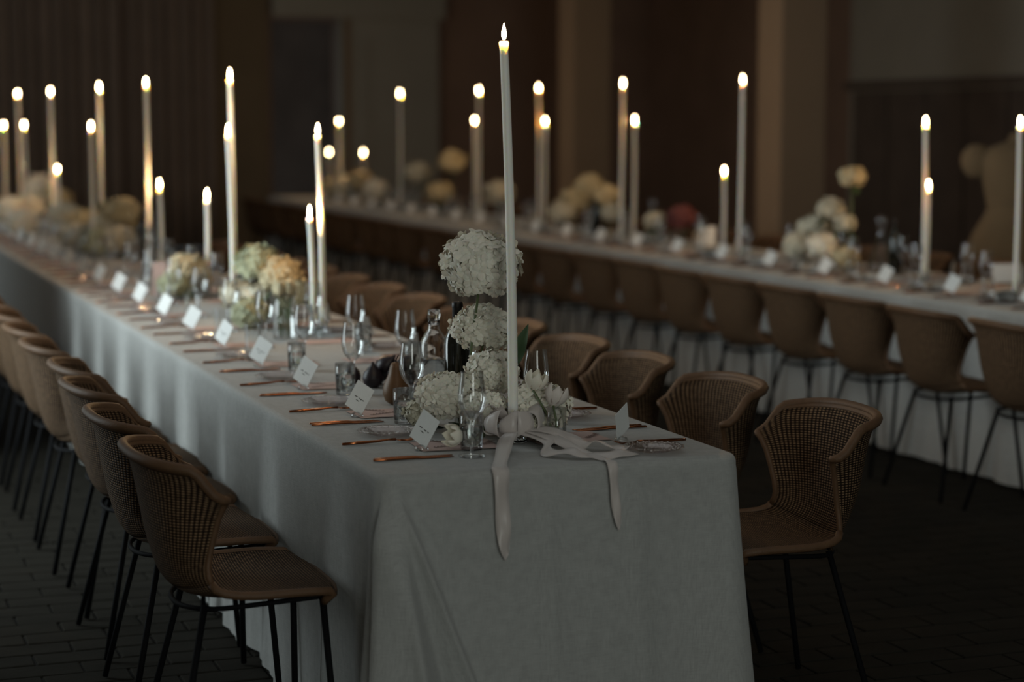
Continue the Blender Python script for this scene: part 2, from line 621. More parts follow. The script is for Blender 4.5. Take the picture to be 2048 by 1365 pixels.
def curtain_panel(k, x0, x1, y):
    rr = random.Random(70 + k)
    n, mrow = 90, 6
    ph = rr.uniform(0, 6)
    v, f = [], []
    for j in range(mrow):
        z = .03 + (4.4 - .03) * j / (mrow - 1)
        for i in range(n):
            u = i / (n - 1)
            a = .055 + .025 * (1 - j / (mrow - 1))
            d = a * sin(u * 2 * pi * 7 + ph + .3 * sin(u * 9 + k)) + .02 * sin(u * 2 * pi * 17 + k)
            v.append((x0 + (x1 - x0) * u + .02 * cos(u * 2 * pi * 7 + ph), y + d, z))
    for j in range(mrow - 1):
        for i in range(n - 1):
            a = j * n + i
            f.append((a, a + 1, a + n + 1, a + n))
    o = obj('curtain', mesh('curtain', v, f), CURTAINM)
    s = o.modifiers.new('thick', 'SOLIDIFY'); s.thickness = .006
    tag(o, 'dark brown full-height curtain, %s from left on the far end wall' % ORD[k], 'curtain', 'curtains on the far end wall')
xs = [-2.45, -1.4, -.25, .95, 2.1, 3.2]
for k in range(5):
    curtain_panel(k, xs[k] + .01, xs[k + 1] - .01, 19.75)
o = obj('curtain_rail', MB().tube([(-2.48, 19.75, 4.42), (3.24, 19.75, 4.42)], .018, 8).mesh('curtain_rail'), BLACKMETAL)
tag(o, 'black rail above the dark brown curtains', 'curtain rail')

# ------------------------------------------------------------------ tables and tablecloths
def table(T, label):
    cx, cy = (T['x0'] + T['x1']) / 2, (T['y0'] + T['y1']) / 2
    e = tag(empty('banquet_table', (cx, cy, 0)), label, 'table')
    hx, hy = (T['x1'] - T['x0']) / 2 - .03, (T['y1'] - T['y0']) / 2 - .03
    box_obj('tabletop', -hx, hx, -hy, hy, ZT - .035, ZT - .008, WOODM, e)
    for sx in (-1, 1):
        for k in range(5):
            yy = -hy + .35 + k * (2 * hy - .7) / 4
            box_obj('leg', sx * (hx - .12) - .03, sx * (hx - .12) + .03, yy - .03, yy + .03, 0, ZT - .035, WOODM, e)
    return e
table(T1, 'long banquet table hidden under the white linen cloth in front')
table(T2, 'long banquet table hidden under the white linen cloth behind')

def tablecloth(T, seed, label, y_fine):
    rr = random.Random(seed)
    x0, x1, y0, y1 = T['x0'], T['x1'], T['y0'], T['y1']
    rad = .048
    # perimeter walked as (x, y, nx, ny, s)
    per = []
    def straight(ax, ay, bx, by, nx, ny):
        Ln = sqrt((bx - ax) ** 2 + (by - ay) ** 2)
        t = 0.0
        while t < Ln - 1e-6:
            x, y = ax + (bx - ax) * t / Ln, ay + (by - ay) * t / Ln
            per.append((x, y, nx, ny))
            t += (.007 if ny < -.5 else .018) if y < y_fine else .05
    def corner(cx, cy, a0):
        for k in range(10):
            a = a0 + (pi / 2) * k / 10
            per.append((cx + rad * cos(a), cy + rad * sin(a), cos(a), sin(a)))
    straight(x0 + rad, y0, x1 - rad, y0, 0, -1)
    corner(x1 - rad, y0 + rad, -pi / 2)
    straight(x1, y0 + rad, x1, y1 - rad, 1, 0)
    corner(x1 - rad, y1 - rad, 0)
    straight(x1 - rad, y1, x0 + rad, y1, 0, 1)
    corner(x0 + rad, y1 - rad, pi / 2)
    straight(x0, y1 - rad, x0, y0 + rad, -1, 0)
    corner(x0 + rad, y0 + rad, pi)
    n = len(per)
    folds = [(rr.uniform(.16, .34), rr.uniform(0, 6.28)) for _ in range(4)]
    side_ph = [rr.uniform(0, 6.28) for _ in range(4)]
    prof = [(-.020, 0.0), (-.014, .0009), (-.008, .0036), (-.003, .009), (0, .017), (.0008, .030)]
    nd = 52 if y0 == 0 else 18
    depths = [.04 + (ZT - .012 - .04) * i / (nd - 1) for i in range(nd)]
    v, f = [], []
    rows = 0
    for off, d in prof:
        for (x, y, nx, ny) in per:
            v.append((x + nx * off, y + ny * off, ZT - d))
        rows += 1
    for d in depths:
        t = d / ZT
        for (x, y, nx, ny) in per:
            s = (x - x0) if abs(ny) > .7 else (y - y0)
            side = 0 if ny < -.7 else 1 if nx > .7 else 2 if ny > .7 else 3
            ph = side_ph[side]
            g = t ** 1.15
            wv = sin(2 * pi * s / .46 + ph + 1.6 * sin(s * 2.3 + ph)) + .55 * sin(2 * pi * s / .23 + 2 * ph + 1.4 * sin(s * 3.1)) + .22 * sin(2 * pi * s / .105 + ph * 3 + sin(s * 5))
            amp = .013 if side in (1, 3) else .0035
            out = .014 * g + amp * g * wv
            # corner fullness
            dxc = min(abs(x - x0), abs(x - x1)); dyc = min(abs(y - y0), abs(y - y1))
            dc = max(dxc, dyc) if min(dxc, dyc) < .03 else .5
            cf = exp(-(dc / .10) ** 2)
            out += .055 * g * cf - .012 * g * exp(-((dc - .20) / .07) ** 2)
            if side == 0:
                # gathered wedge of cloth falling from the left corner, its edge running diagonally
                ln = .02 + .30 * t
                g2 = sstep(t, .01, .22)
                out += .040 * g2 * (1 - sstep(s, ln - .006, ln + .014)) + .016 * g2 * exp(-((s - ln * .96) / .012) ** 2)
                out += g2 * t * (.050 * exp(-((s - ln * .38) / .020) ** 2) - .040 * exp(-((s - ln * .66) / .020) ** 2))
                out += .010 * g2 * exp(-((s - .62 - .05 * t) / .03) ** 2) + .009 * g2 * exp(-((s - .40 - .03 * t) / .025) ** 2)
            if side == 3:
                out -= .026 * g * exp(-((s - .10) / .035) ** 2)
                out += .016 * g * exp(-((s - .19) / .04) ** 2)
            sag = .0
            v.append((x + nx * out, y + ny * out, ZT - d + sag))
        rows += 1
    for r_ in range(rows - 1):
        for i in range(n):
            j = (i + 1) % n
            f.append((r_ * n + i, (r_ + 1) * n + i, (r_ + 1) * n + j, r_ * n + j))
    f.append(tuple(range(n)))
    me = mesh('tablecloth', v, f)
    me.polygons[len(me.polygons) - 1].use_smooth = False
    o = obj('tablecloth', me, LINEN)
    return tag(o, label, 'tablecloth')
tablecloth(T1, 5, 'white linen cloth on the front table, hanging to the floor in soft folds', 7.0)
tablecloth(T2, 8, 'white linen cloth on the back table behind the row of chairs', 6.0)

# ------------------------------------------------------------------ wicker chairs
# profile from seat front to backrest top: forward, height, half width, wrap, edge rise
PROF = [(.190, .436, .210, 0, 0), (.165, .450, .230, 0, .004), (.08, .446, .240, 0, .014), (-.04, .436, .238, .005, .024),
        (-.145, .436, .222, .035, .034), (-.200, .472, .200, .07, .03), (-.226, .545, .190, .098, .0), (-.243, .630, .204, .132, 0),
        (-.256, .700, .220, .162, 0), (-.266, .745, .230, .176, 0), (-.280, .776, .238, .180, 0), (-.292, .784, .244, .180, 0)]
NP = len(PROF) - 1
def shell_pt(u, t):
    f_, z, w, wr, rise = catmull(PROF, t)
    a = abs(u)
    y = w * (1 - (1 - a) ** 1.18) * (1 if u >= 0 else -1) if t > .5 else w * u
    k = sstep(t, .42, .62)
    y = (w * u) * (1 - k) + w * (1 if u >= 0 else -1) * sin(a * pi / 2) ** .92 * k
    f2 = f_ + wr * a ** 2.3
    top = sstep(t, .62, .95)
    z2 = z + rise * a ** 2 - top * (.030 * a ** 2 + .062 * sstep(a, .80, 1.0)) - .008 * (1 - sstep(t, 0, .12)) * a ** 4
    if t < .12:
        f2 -= .05 * (1 - sstep(t, 0, .12)) * a ** 4
    return Vector((f2, y, z2))

def shell_mesh(name, t0, t1, nt_, nu, th=.009):
    def nrm(u, t):
        e = .004
        du = shell_pt(min(u + e, 1), t) - shell_pt(max(u - e, -1), t)
        dt = shell_pt(u, min(t + e, 1)) - shell_pt(u, max(t - e, 0))
        return du.cross(dt).normalized()
    v, f, uv = [], [], []
    for side in (0, 1):
        acc = 0.0
        last = None
        for j in range(nt_ + 1):
            t = t0 + (t1 - t0) * j / nt_
            c = shell_pt(0, t)
            if last is not None:
                acc += (c - last).length
            last = c
            for i in range(nu + 1):
                u = -1 + 2 * i / nu
                p = shell_pt(u, t)
                v.append(p + nrm(u, t) * th * (.5 if side else -.5))
                w = catmull(PROF, t)[2]
                uv.append((u * .255, acc + t0))
    n1 = (nt_ + 1) * (nu + 1)
    for j in range(nt_):
        for i in range(nu):
            a = j * (nu + 1) + i
            b = a + nu + 1
            f.append((a, b, b + 1, a + 1))
            f.append((n1 + a, n1 + a + 1, n1 + b + 1, n1 + b))
    for j in range(nt_):
        for i in (0, nu):
            a = j * (nu + 1) + i
            b = a + nu + 1
            f.append((a, n1 + a, n1 + b, b) if i == 0 else (a, b, n1 + b, n1 + a))
    for i in range(nu):
        for j in (0, nt_):
            a = j * (nu + 1) + i
            f.append((a, a + 1, n1 + a + 1, n1 + a) if j == 0 else (a, n1 + a, n1 + a + 1, a + 1))
    return mesh(name, v, f, True, uv)

TSPLIT = 4.6 / NP
SEAT_ME = shell_mesh('seat', 0, TSPLIT, 14, 20)
BACK_ME = shell_mesh('backrest', TSPLIT, 10.0 / NP, 22, 28)
SEAT_ME.materials.append(WICKER); BACK_ME.materials.append(WICKER)
def rim_meshes():
    # the rolled lip along the top and down both wings, then round the seat
    lip = []
    N = 40
    for i in range(11):
        lip.append(shell_pt(-1, TSPLIT + (10.3 / NP - TSPLIT) * i / 11))
    top = []
    for i in range(N + 1):
        u = -1 + 2 * i / N
        top.append(shell_pt(u, 10.3 / NP))
    rimpts = lip + top + [Vector((p.x, -p.y, p.z)) for p in reversed(lip)]
    rads = []
    m = len(rimpts)
    for i in range(m):
        q = min(i, m - 1 - i) / 14
        rads.append(.0080 + .0050 * sstep(q, .35, 1.0))
    bk = MB().tube(rimpts, rads, 8).mesh('back_rim')
    st = []
    for i in range(11):
        st.append(shell_pt(-1, TSPLIT * (1 - i / 11)))
    for i in range(13):
        st.append(shell_pt(-1 + 2 * i / 12, 0))
    st += [Vector((p.x, -p.y, p.z)) for p in reversed(st[:11])]
    se = MB().tube(st, .0105, 8).mesh('seat_rim')
    # the broad flared band just under the lip
    v, f = [], []
    return bk, se
BACKRIM_ME, SEATRIM_ME = rim_meshes()
BACKRIM_ME.materials.append(RATTAN); SEATRIM_ME.materials.append(RATTAN)
LIP_ME = shell_mesh('lip', 9.55 / NP, 10.3 / NP, 5, 32, .015)
LIP_ME.materials.append(RATTAN)

def leg_mesh(fr, s):
    top = (.15, s * .15, .432) if fr else (-.13, s * .14, .424)
    foot = (.17, s * .225, .003) if fr else (-.225, s * .225, .003)
    me = MB().tube([top, ((top[0] + foot[0]) / 2, (top[1] + foot[1]) / 2, (top[2] + foot[2]) / 2), foot], .0085, 8).mesh('leg')
    me.materials.append(BLACKMETAL)
    return me
LEG_ME = [leg_mesh(fr, s) for fr in (1, 0) for s in (-1, 1)]
fm = MB()
FP = [(.17, -.165, .430), (.0, -.175, .424), (-.11, -.155, .416), (-.165, -.09, .412), (-.18, 0, .410), (-.165, .09, .412), (-.11, .155, .416), (0, .175, .424), (.17, .165, .430)]
fm.tube([catmull(FP, i / 32) for i in range(33)], .0065, 8)
fm.tube([(.15, -.17, .428), (.15, .17, .428)], .007, 8)
FRAME_ME = fm.mesh('under_frame'); FRAME_ME.materials.append(BLACKMETAL)

def make_chair():
    e = empty('wicker_chair')
    st = obj('seat', SEAT_ME, None, e); bk = obj('backrest', BACK_ME, None, e)
    obj('back_rim', BACKRIM_ME, None, bk); obj('seat_rim', SEATRIM_ME, None, st); obj('lip', LIP_ME, None, bk)
    for lm in LEG_ME:
        obj('leg', lm, None, e)
    obj('under_frame', FRAME_ME, None, e)
    return e
chair0 = make_chair()
chair_used = [False]
def place_chair(x, y, rz, label, group):
    if not chair_used[0]:
        c = chair0
        chair_used[0] = True
    else:
        c = copy_tree(chair0)
    c.location = (x, y, 0)
    c.rotation_euler = (0, 0, rz)
    tag(c, label, 'chair', group)
ch_left = [.40, 1.01, 1.63, 2.13, 2.78, 3.36, 3.98, 4.58, 5.2, 5.8]
for k, y in enumerate(ch_left):
    place_chair([-.672, -.672, -.655, -.630, -.650][min(k, 4)], y, R.uniform(-.05, .05), 'woven wicker chair on the left side of the front table, %s from the camera' % ORD[k], 'chairs left of the front table')
ch_right = [.43, 1.06, 1.68, 2.22, 2.84, 3.44, 4.05, 4.66, 5.26, 5.86, 6.48, 7.08, 7.7, 8.3]
for k, y in enumerate(ch_right):
    place_chair([.735, .725, .71][min(k, 2)], y, pi + R.uniform(-.05, .05), 'woven wicker chair on the right side of the front table, %s from the camera' % ORD[k], 'chairs right of the front table')
for k in range(23):
    place_chair(T2['x0'] - .25 + R.uniform(-.015, .015), 2.25 + k * .61, R.uniform(-.05, .05), 'wicker chair with its back to us at the back table, %s counting from the right' % ORD[k], 'chairs on the near side of the back table')
for k in range(20):
    place_chair(T2['x1'] + .25 + R.uniform(-.015, .015), 3.2 + k * .63, pi + R.uniform(-.05, .05), 'wicker chair on the far side of the back table, %s counting from the right' % ORD[k], 'chairs on the far side of the back table')

# ------------------------------------------------------------------ small table things: meshes
def both(prof_out, wall, zin):
    """closed vessel profile: outside up, inside down to zin"""
    inner = [(max(r - wall, .0), z) for r, z in reversed(prof_out) if z >= zin]
    return prof_out + inner + [(0, zin)]

TUM = [(0, 0), (.026, 0), (.0275, .003), (.0285, .03), (.0295, .06), (.030, .092)]
TUMBLER_ME = MB().lathe(both(TUM, .0016, .010), 28).mesh('tumbler')
WATER_ME = MB().lathe([(0, .0103), (.0265, .0103), (.0275, .045), (.028, .060), (0, .060)], 28).mesh('water')
WINE = [(0, 0), (.031, 0), (.032, .0015), (.026, .004), (.008, .008), (.0042, .016), (.0036, .045), (.004, .078), (.0075, .088), (.018, .098), (.028, .113),
        (.0335, .133), (.034, .150), (.0315, .172), (.0285, .192), (.0275, .205)]
WINEIN = [(r - .0013, z) for r, z in reversed(WINE) if z > .1] + [(.008, .0935), (0, .0925)]
WINE_ME = MB().lathe(WINE, 32).mesh('wine_glass')
WINETHIN_ME = MB().lathe(WINE, 18).mesh('wine_glass'); WINETHIN_ME.materials.append(THIN)
TUMTHIN_ME = MB().lathe(TUM, 16).mesh('tumbler'); TUMTHIN_ME.materials.append(THIN)

def knife_mesh():
    mb = MB()
    prof = [(-.100, .0022, .0016), (-.097, .0040, .0022), (-.06, .0046, .0026), (-.02, .0036, .0026), (.005, .0030, .0024), (.02, .0055, .0014), (.05, .0066, .0011), (.085, .0056, .0009), (.098, .0030, .0008), (.101, .0006, .0006)]
    v, f = [], []
    for x, w, h in prof:
        v += [(x, -w, .0006), (x, w, .0006), (x, w * .7, .0006 + 2 * h), (x, -w * .7, .0006 + 2 * h)]
    for i in range(len(prof) - 1):
        a = i * 4
        for k in range(4):
            k2 = (k + 1) % 4
            f.append((a + k, a + k2, a + 4 + k2, a + 4 + k))
    f += [(3, 2, 1, 0), tuple(len(v) - 4 + k for k in range(4))]
    return mb.add(v, f).mesh('knife')
KNIFE_ME = knife_mesh(); KNIFE_ME.materials.append(COPPER)
def fork_mesh():
    mb = MB()
    pts = [(-.100, 0, .003), (-.06, 0, .004), (-.01, 0, .005), (.02, 0, .0075), (.04, 0, .007)]
    mb.tube(pts, [.0034, .0042, .0034, .0026, .0036], 8)
    v, f = [], []
    sec = [(.036, .003, .007), (.046, .0095, .0045), (.056, .011, .0035)]
    for x, w, z in sec:
        v += [(x, -w, z), (x, w, z), (x, w, z + .0016), (x, -w, z + .0016)]
    for i in range(2):
        a = i * 4
        for k in range(4):
            k2 = (k + 1) % 4
            f.append((a + k, a + k2, a + 4 + k2, a + 4 + k))
    f += [(3, 2, 1, 0), (8, 9, 10, 11)]
    mb.add(v, f)
    for yy in (-.0088, -.0029, .0029, .0088):
        mb.tube([(.054, yy, .0043), (.075, yy, .004), (.092, yy * .95, .0075), (.100, yy * .92, .0115)], [.0015, .0015, .0013, .0008], 6)
    return mb.mesh('fork')
FORK_ME = fork_mesh(); FORK_ME.materials.append(COPPER)

def plate_mesh():
    def fn(r, z, a):
        return r * (1 + .018 * cos(a * 16)) if r > .03 else r
    prof = [(0, .0005), (.040, .0005), (.044, .0025), (.052, .006), (.062, .0085), (.070, .0095), (.0745, .0105), (.075, .0125), (.0735, .0135), (.068, .0122), (.060, .0112), (.050, .0085), (.043, .005), (.030, .0035), (0, .0035)]
    mb = MB().lathe(prof, 64, fn)
    me = mb.mesh('bread_plate')
    return me
PLATE_ME = plate_mesh(); PLATE_ME.materials.append(PINKGLASS)
def bead_mesh():
    mb = MB()
    for ring, n, rr in ((.066, 26, .0032), (.055, 20, .0028)):
        for k in range(n):
            a = 2 * pi * k / n
            cx, cy, cz = ring * cos(a), ring * sin(a), .0125 if ring > .06 else .0105
            v = [(cx, cy, cz + rr)]
            for j in range(6):
                b = 2 * pi * j / 6
                v.append((cx + rr * cos(b), cy + rr * sin(b), cz))
            v.append((cx, cy, cz - rr))
            f = [(0, 1 + j, 1 + (j + 1) % 6) for j in range(6)] + [(7, 1 + (j + 1) % 6, 1 + j) for j in range(6)]
            mb.add(v, f)
    return mb.mesh('beads')
BEADS_ME = bead_mesh(); BEADS_ME.materials.append(GLASS)

def card_parts():
    W_, H_ = .060, .078
    a = radians(27)
    mb = MB().box(-W_ / 2, W_ / 2, -.0005, .0005, 0, H_)
    def rot(v):
        x, y, z = v
        x, z = x - W_ / 2 * 0, z
        return (x * cos(a) + z * sin(a), y, -x * sin(a) + z * cos(a))
    vs_ = [rot(v) for v in mb.v]
    zmin = min(v[2] for v in vs_)
    vs_ = [(x, y, z - zmin + .001) for x, y, z in vs_]
    card = mesh('card', vs_, mb.f, False)
    ink = MB()
    rr = random.Random(4)
    for row, (s0, s1) in enumerate(((-.016, -.006), (-.002, .009), (.012, .017), (-.008, .004))):
        zc = .036 if row < 3 else .028
        for q in range(4):
            xa = s0 + (s1 - s0) * q / 4
            ink.box(xa, xa + (s1 - s0) / 4 * .85, -.0009, -.0005, zc + rr.uniform(-.001, .001), zc + .0016 + rr.uniform(0, .0012))
    vi = [rot(v) for v in ink.v]
    vi = [(x, y, z - zmin + .001) for x, y, z in vi]
    inkm = mesh('handwriting', vi, ink.f, False)
    hold = MB().lathe([(0, 0), (.016, 0), (.018, .003), (.015, .010), (.006, .014), (0, .014)], 14).mesh('holder')
    return card, inkm, hold
CARD_ME, INK_ME, HOLD_ME = card_parts()
CARD_ME.materials.append(PAPER); INK_ME.materials.append(INK); HOLD_ME.materials.append(THIN)

def sheet_mesh():
    n = 8
    v, f = [], []
    for j in range(n + 1):
        for i in range(n + 1):
            x, y = -.10 + .2 * i / n, -.075 + .15 * j / n
            v.append((x, y, .0012 + .0008 * sin(i * 1.1) * cos(j * .9)))
    for j in range(n):
        for i in range(n):
            a = j * (n + 1) + i
            f.append((a, a + 1, a + n + 2, a + n + 1))
    return mesh('menu_sheet', v, f)
SHEET_ME = sheet_mesh(); SHEET_ME.materials.append(MENUP)
def sprig_mesh():
    mb = MB()
    rr = random.Random(9)
    for (sx, sy, a0) in ((-.06, -.03, .5), (.0, .03, 2.4), (.05, -.03, 1.0)):
        x, y, a = sx, sy, a0
        for k in range(8):
            L_ = .011
            nx, ny = x + L_ * cos(a), y + L_ * sin(a)
            px_, py_ = -sin(a) * .0009, cos(a) * .0009
            mb.add([(x - px_, y - py_, .0026), (nx - px_, ny - py_, .0026), (nx + px_, ny + py_, .0026), (x + px_, y + py_, .0026)], [(0, 1, 2, 3)])
            for s in (-1, 1):
                b = a + s * .8
                lx, ly = x + .013 * cos(b), y + .013 * sin(b)
                qx, qy = -sin(b) * .003, cos(b) * .003
                mx_, my_ = (x + lx) / 2, (y + ly) / 2
                mb.add([(x, y, .0026), (mx_ - qx, my_ - qy, .0026), (lx, ly, .0026), (mx_ + qx, my_ + qy, .0026)], [(0, 1, 2, 3)])
            x, y = nx, ny
            a += rr.uniform(-.25, .25)
    return mb.mesh('sprig_print', False)
SPRIG_ME = sprig_mesh(); SPRIG_ME.materials.append(SPRIG)

for me, m in ((TUMBLER_ME, THIN), (WATER_ME, WATERGLASS), (WINE_ME, THIN)):
    me.materials.append(m)

Z0 = ZT + .0012
def put(name, me, x, y, rz, label, cat, group, parts=()):
    if parts:
        e = empty(name, (x, y, Z0), rz)
        obj(parts[0], me, None, e)
        for n_, m_ in parts[1:]:
            obj(n_, m_, None, e)
    else:
        e = obj(name, me, None, None, (x, y, Z0), (0, 0, rz))
    return tag(e, label, cat, group)

def setting(table_word, side, k, y, xc, detail, near_glass, where, group_word, rng, first=False):
    """side -1: the diner sits at smaller x, looks towards +x"""
    s = -side           # +1 pointing to the table middle for the left side
    rz = 0 if side < 0 else pi
    X = lambda d: xc + side * d
    wh = where
    def lab(t):
        return '%s, %s' % (t, wh)
    ky = y if side < 0 else y + .25
    fy = y + .25 if side < 0 else y
    j = lambda a: rng.uniform(-a, a)
    if detail >= 1:
        put('knife', KNIFE_ME, X(.312 + j(.006)), ky - .007 + j(.004), rz + j(.03), lab('slim copper knife, nearer of two'), 'knife', 'knives %s' % group_word)
        put('knife', KNIFE_ME, X(.305 + j(.006)), ky + .012 + j(.003), rz + j(.04) + .02, lab('slim copper knife, farther of two'), 'knife', 'knives %s' % group_word)
        put('fork', FORK_ME, X(.312 + j(.006)), fy + j(.006), rz + j(.05) + .04, lab('copper fork with upturned tines'), 'fork', 'forks %s' % group_word)
        py = fy + .13 if side < 0 else fy - .11
        pe = empty('bread_plate', (X(.268 + j(.01)), py, Z0), j(1))
        ds = obj('dish', PLATE_ME, None, pe)
        if detail >= 2:
            obj('bead_rim', BEADS_ME, None, ds)
        tag(pe, lab('clear pressed glass bread plate'), 'plate', 'bread plates %s' % group_word)
        se = empty('menu_sheet', (X(.155 + j(.01)), y + .15 + j(.01), Z0), pi / 2 * 0 + j(.08))
        sh = obj('sheet', SHEET_ME, None, se)
        if detail >= 2:
            obj('sprig_print', SPRIG_ME, None, sh)
        tag(se, lab('blush menu sheet with dark leaf sprigs'), 'menu', 'menus %s' % group_word)
    cy_ = y + (.105 if side < 0 else .045) + j(.008)
    rzc = (radians(-52) if side < 0 else radians(215)) + j(.12)
    ce = empty('place_card', (X(.255), cy_, Z0 + .0), rzc)
    cdo = obj('card', CARD_ME, None, ce, (-.012, 0, .004), (radians(-10), 0, 0))
    if detail >= 2:
        obj('handwriting', INK_ME, None, cdo)
    obj('holder', HOLD_ME, None, ce, (0, .004, 0))
    tag(ce, lab('white place card standing askew'), 'card', 'place cards %s' % group_word)
    if side < 0:
        wx, wy, tx, ty = X(.118), ky + .035, X(.163), ky - .045
        if first:
            wx, wy, tx, ty = X(.165), ky - .015, X(.132), ky + .085
    else:
        wx, wy, tx, ty = X(.14), ky + .09, X(.19), ky + .165
    if near_glass:
        e = empty('tumbler', (tx, ty, Z0), 0)
        gb = obj('glass_body', TUMBLER_ME, None, e)
        obj('water', WATER_ME, None, gb)
        tag(e, lab('clear water tumbler'), 'tumbler', 'tumblers %s' % group_word)
        put('wine_glass', WINE_ME, wx, wy, 0, lab('clear stemmed wine glass'), 'wine glass', 'wine glasses %s' % group_word)
    else:
        put('tumbler', TUMTHIN_ME, tx + j(.01), ty + j(.01), 0, lab('clear water tumbler'), 'tumbler', 'tumblers %s' % group_word)
        put('wine_glass', WINETHIN_ME, wx + j(.01), wy + j(.01), 0, lab('clear stemmed wine glass'), 'wine glass', 'wine glasses %s' % group_word)

rng = random.Random(21)
for k in range(19):
    y = .205 + .596 * k
    d = 2 if k < 5 else 1
    setting('front', -1, k, y, 0, d, k < 4, '%s left-hand setting of the front table' % ORD[k], 'left of the front table', rng, k == 0)
for k in range(19):
    y = .225 + .590 * k
    d = 2 if k < 4 else 1
    setting('front', 1, k, y, 0, d, k < 4, '%s right-hand setting of the front table' % ORD[k], 'right of the front table', rng)
xc2 = (T2['x0'] + T2['x1']) / 2
for k in range(22):
    y = 2.35 + .61 * k
    setting('back', -1, k, y, xc2, 1 if k < 11 else 0, False, '%s near-side setting of the back table' % ORD[k], 'on the near side of the back table', rng)
for k in range(22):
    y = 2.6 + .61 * k
    setting('back', 1, k, y, xc2, 1 if k < 5 else 0, False, '%s far-side setting of the back table' % ORD[k], 'on the far side of the back table', rng)

# ------------------------------------------------------------------ candles
def flame_mesh():
    prof = [(0, 0), (.0028, .003), (.0052, .009), (.0061, .015), (.0054, .022), (.0036, .031), (.0016, .039), (0, .044)]
    return MB().lathe(prof, 12).mesh('flame')
FLAME_ME = flame_mesh(); FLAME_ME.materials.append(FLAMEM)
WICK_ME = MB().tube([(0, 0, 0), (.0005, 0, .006), (.0018, 0, .011)], .0009, 6).mesh('wick'); WICK_ME.materials.append(WICK)
HOLDER_ME = MB().lathe([(0, 0), (.036, 0), (.037, .004), (.030, .010), (.020, .024), (.018, .036), (.0205, .046), (.019, .046), (.0165, .036), (.0165, .024), (0, .020)], 20).mesh('candle_holder')
HOLDER_ME.materials.append(GLASS)
HOLDERT_ME = MB().lathe([(0, 0), (.036, 0), (.037, .004), (.030, .010), (.020, .024), (.018, .036), (.0205, .046)], 16).mesh('candle_holder')
HOLDERT_ME.materials.append(THIN)

def candle(x, y, ztop, lean, label, group, near=False, rbase=.0128):
    """ztop: where the wax ends"""
    zb = Z0 + .0215
    e = empty('taper_candle', (x, y, zb))
    Hh = ztop - zb
    n = 14
    pts = []
    rads = []
    for i in range(n + 1):
        t = i / n
        bend = sin(t * pi) * .004
        pts.append((lean[0] * t ** 1.2 + bend, lean[1] * t, Hh * t))
        rads.append(rbase * (1 - .17 * t))
    # melted cup at the tip, one closed skin with the stick
    r1 = rads[-1]
    tx, ty, tz = pts[-1]
    rings = [(p, r_) for p, r_ in zip(pts[:-1], rads[:-1])]
    for k_, dz in ((.99, -.017), (1.05, -.011), (1.13, -.004), (1.10, .0005), (.95, .0022), (.74, .0002), (.4, -.0022)):
        rings.append(((tx, ty, tz + dz), r1 * k_))
    NS = 18
    v = []
    for p, r_ in rings:
        for q in range(NS):
            a_ = 2 * pi * q / NS
            v.append((p[0] + r_ * cos(a_), p[1] + r_ * sin(a_), p[2]))
    f = []
    for i in range(len(rings) - 1):
        for q in range(NS):
            q2 = (q + 1) % NS
            f.append((i * NS + q, i * NS + q2, (i + 1) * NS + q2, (i + 1) * NS + q))
    f.append(tuple(range(NS - 1, -1, -1)))
    f.append(tuple((len(rings) - 1) * NS + q for q in range(NS)))
    mb = MB().add(v, f)
    obj('wax_stick', mb.mesh('wax_stick'), WAX, e)
    obj('wick', WICK_ME, None, e, (tx, ty, tz - .0025))
    obj('flame', FLAME_ME, None, e, (tx + .0004, ty, tz + .0055), (0, 0, 0), (1, 1, R.uniform(.9, 1.08)))
    pl = bpy.data.lights.new('candlelight', 'POINT')
    pl.energy = CANDLE_WATTS
    pl.color = (1.0, .60, .27)
    pl.shadow_soft_size = 0.0
    po = bpy.data.objects.new('candlelight', pl)
    COL.objects.link(po)
    po.parent = e
    po.location = (tx, ty, tz + .022)
    tag(e, label, 'candle', group)
    h = obj('candle_holder', HOLDER_ME if near else HOLDERT_ME, None, None, (x, y, Z0))
    return e, h

e, h = candle(.002, .362, 1.742, (-.024, 0), 'tallest white taper candle, tied with ribbon at the near end of the front table', 'tall candles on the front table', True)
tag(h, 'clear glass candle holder under the ribbon bow at the near end', 'candle holder', 'candle holders on the front table')
T1C = [(0.12, 4.25, 1.749, 'tall'), (0.10, 6.26, 1.753, 'tall'), (0.12, 8.06, 1.756, 'tall'), (0.10, 10.27, 1.762, 'tall'), (0.06, 12.04, 1.771, 'tall'),
       (0.16, 3.04, 1.209, 'short'), (0.12, 4.79, 1.215, 'short'), (0.14, 6.14, 1.221, 'short'), (0.10, 9.99, 1.219, 'short'), (0.10, 12.30, 1.220, 'short'),
       (0.20, 3.06, 1.518, 'middle-height'), (0.06, 4.02, 1.515, 'middle-height'), (0.03, 7.81, 1.520, 'middle-height'), (0.05, 11.55, 1.523, 'middle-height'), (0.02, 12.80, 1.521, 'middle-height')]
T2C = [(3.60, 13.28, 1.804, 'tall'), (3.60, 11.07, 1.795, 'tall'), (3.55, 9.57, 1.796, 'tall'), (3.50, 7.87, 1.798, 'tall'), (3.55, 6.22, 1.792, 'tall'),
       (3.70, 16.22, 1.225, 'short'), (3.75, 15.06, 1.236, 'short'), (3.75, 6.86, 1.243, 'short'), (3.70, 4.43, 1.233, 'short'),
       (3.60, 15.43, 1.550, 'middle-height'), (3.70, 11.47, 1.558, 'middle-height'), (3.62, 9.62, 1.554, 'middle-height'), (3.62, 7.95, 1.557, 'middle-height'),
       (3.62, 4.34, 1.550, 'middle-height'), (3.55, 3.43, 1.550, 'middle-height')]
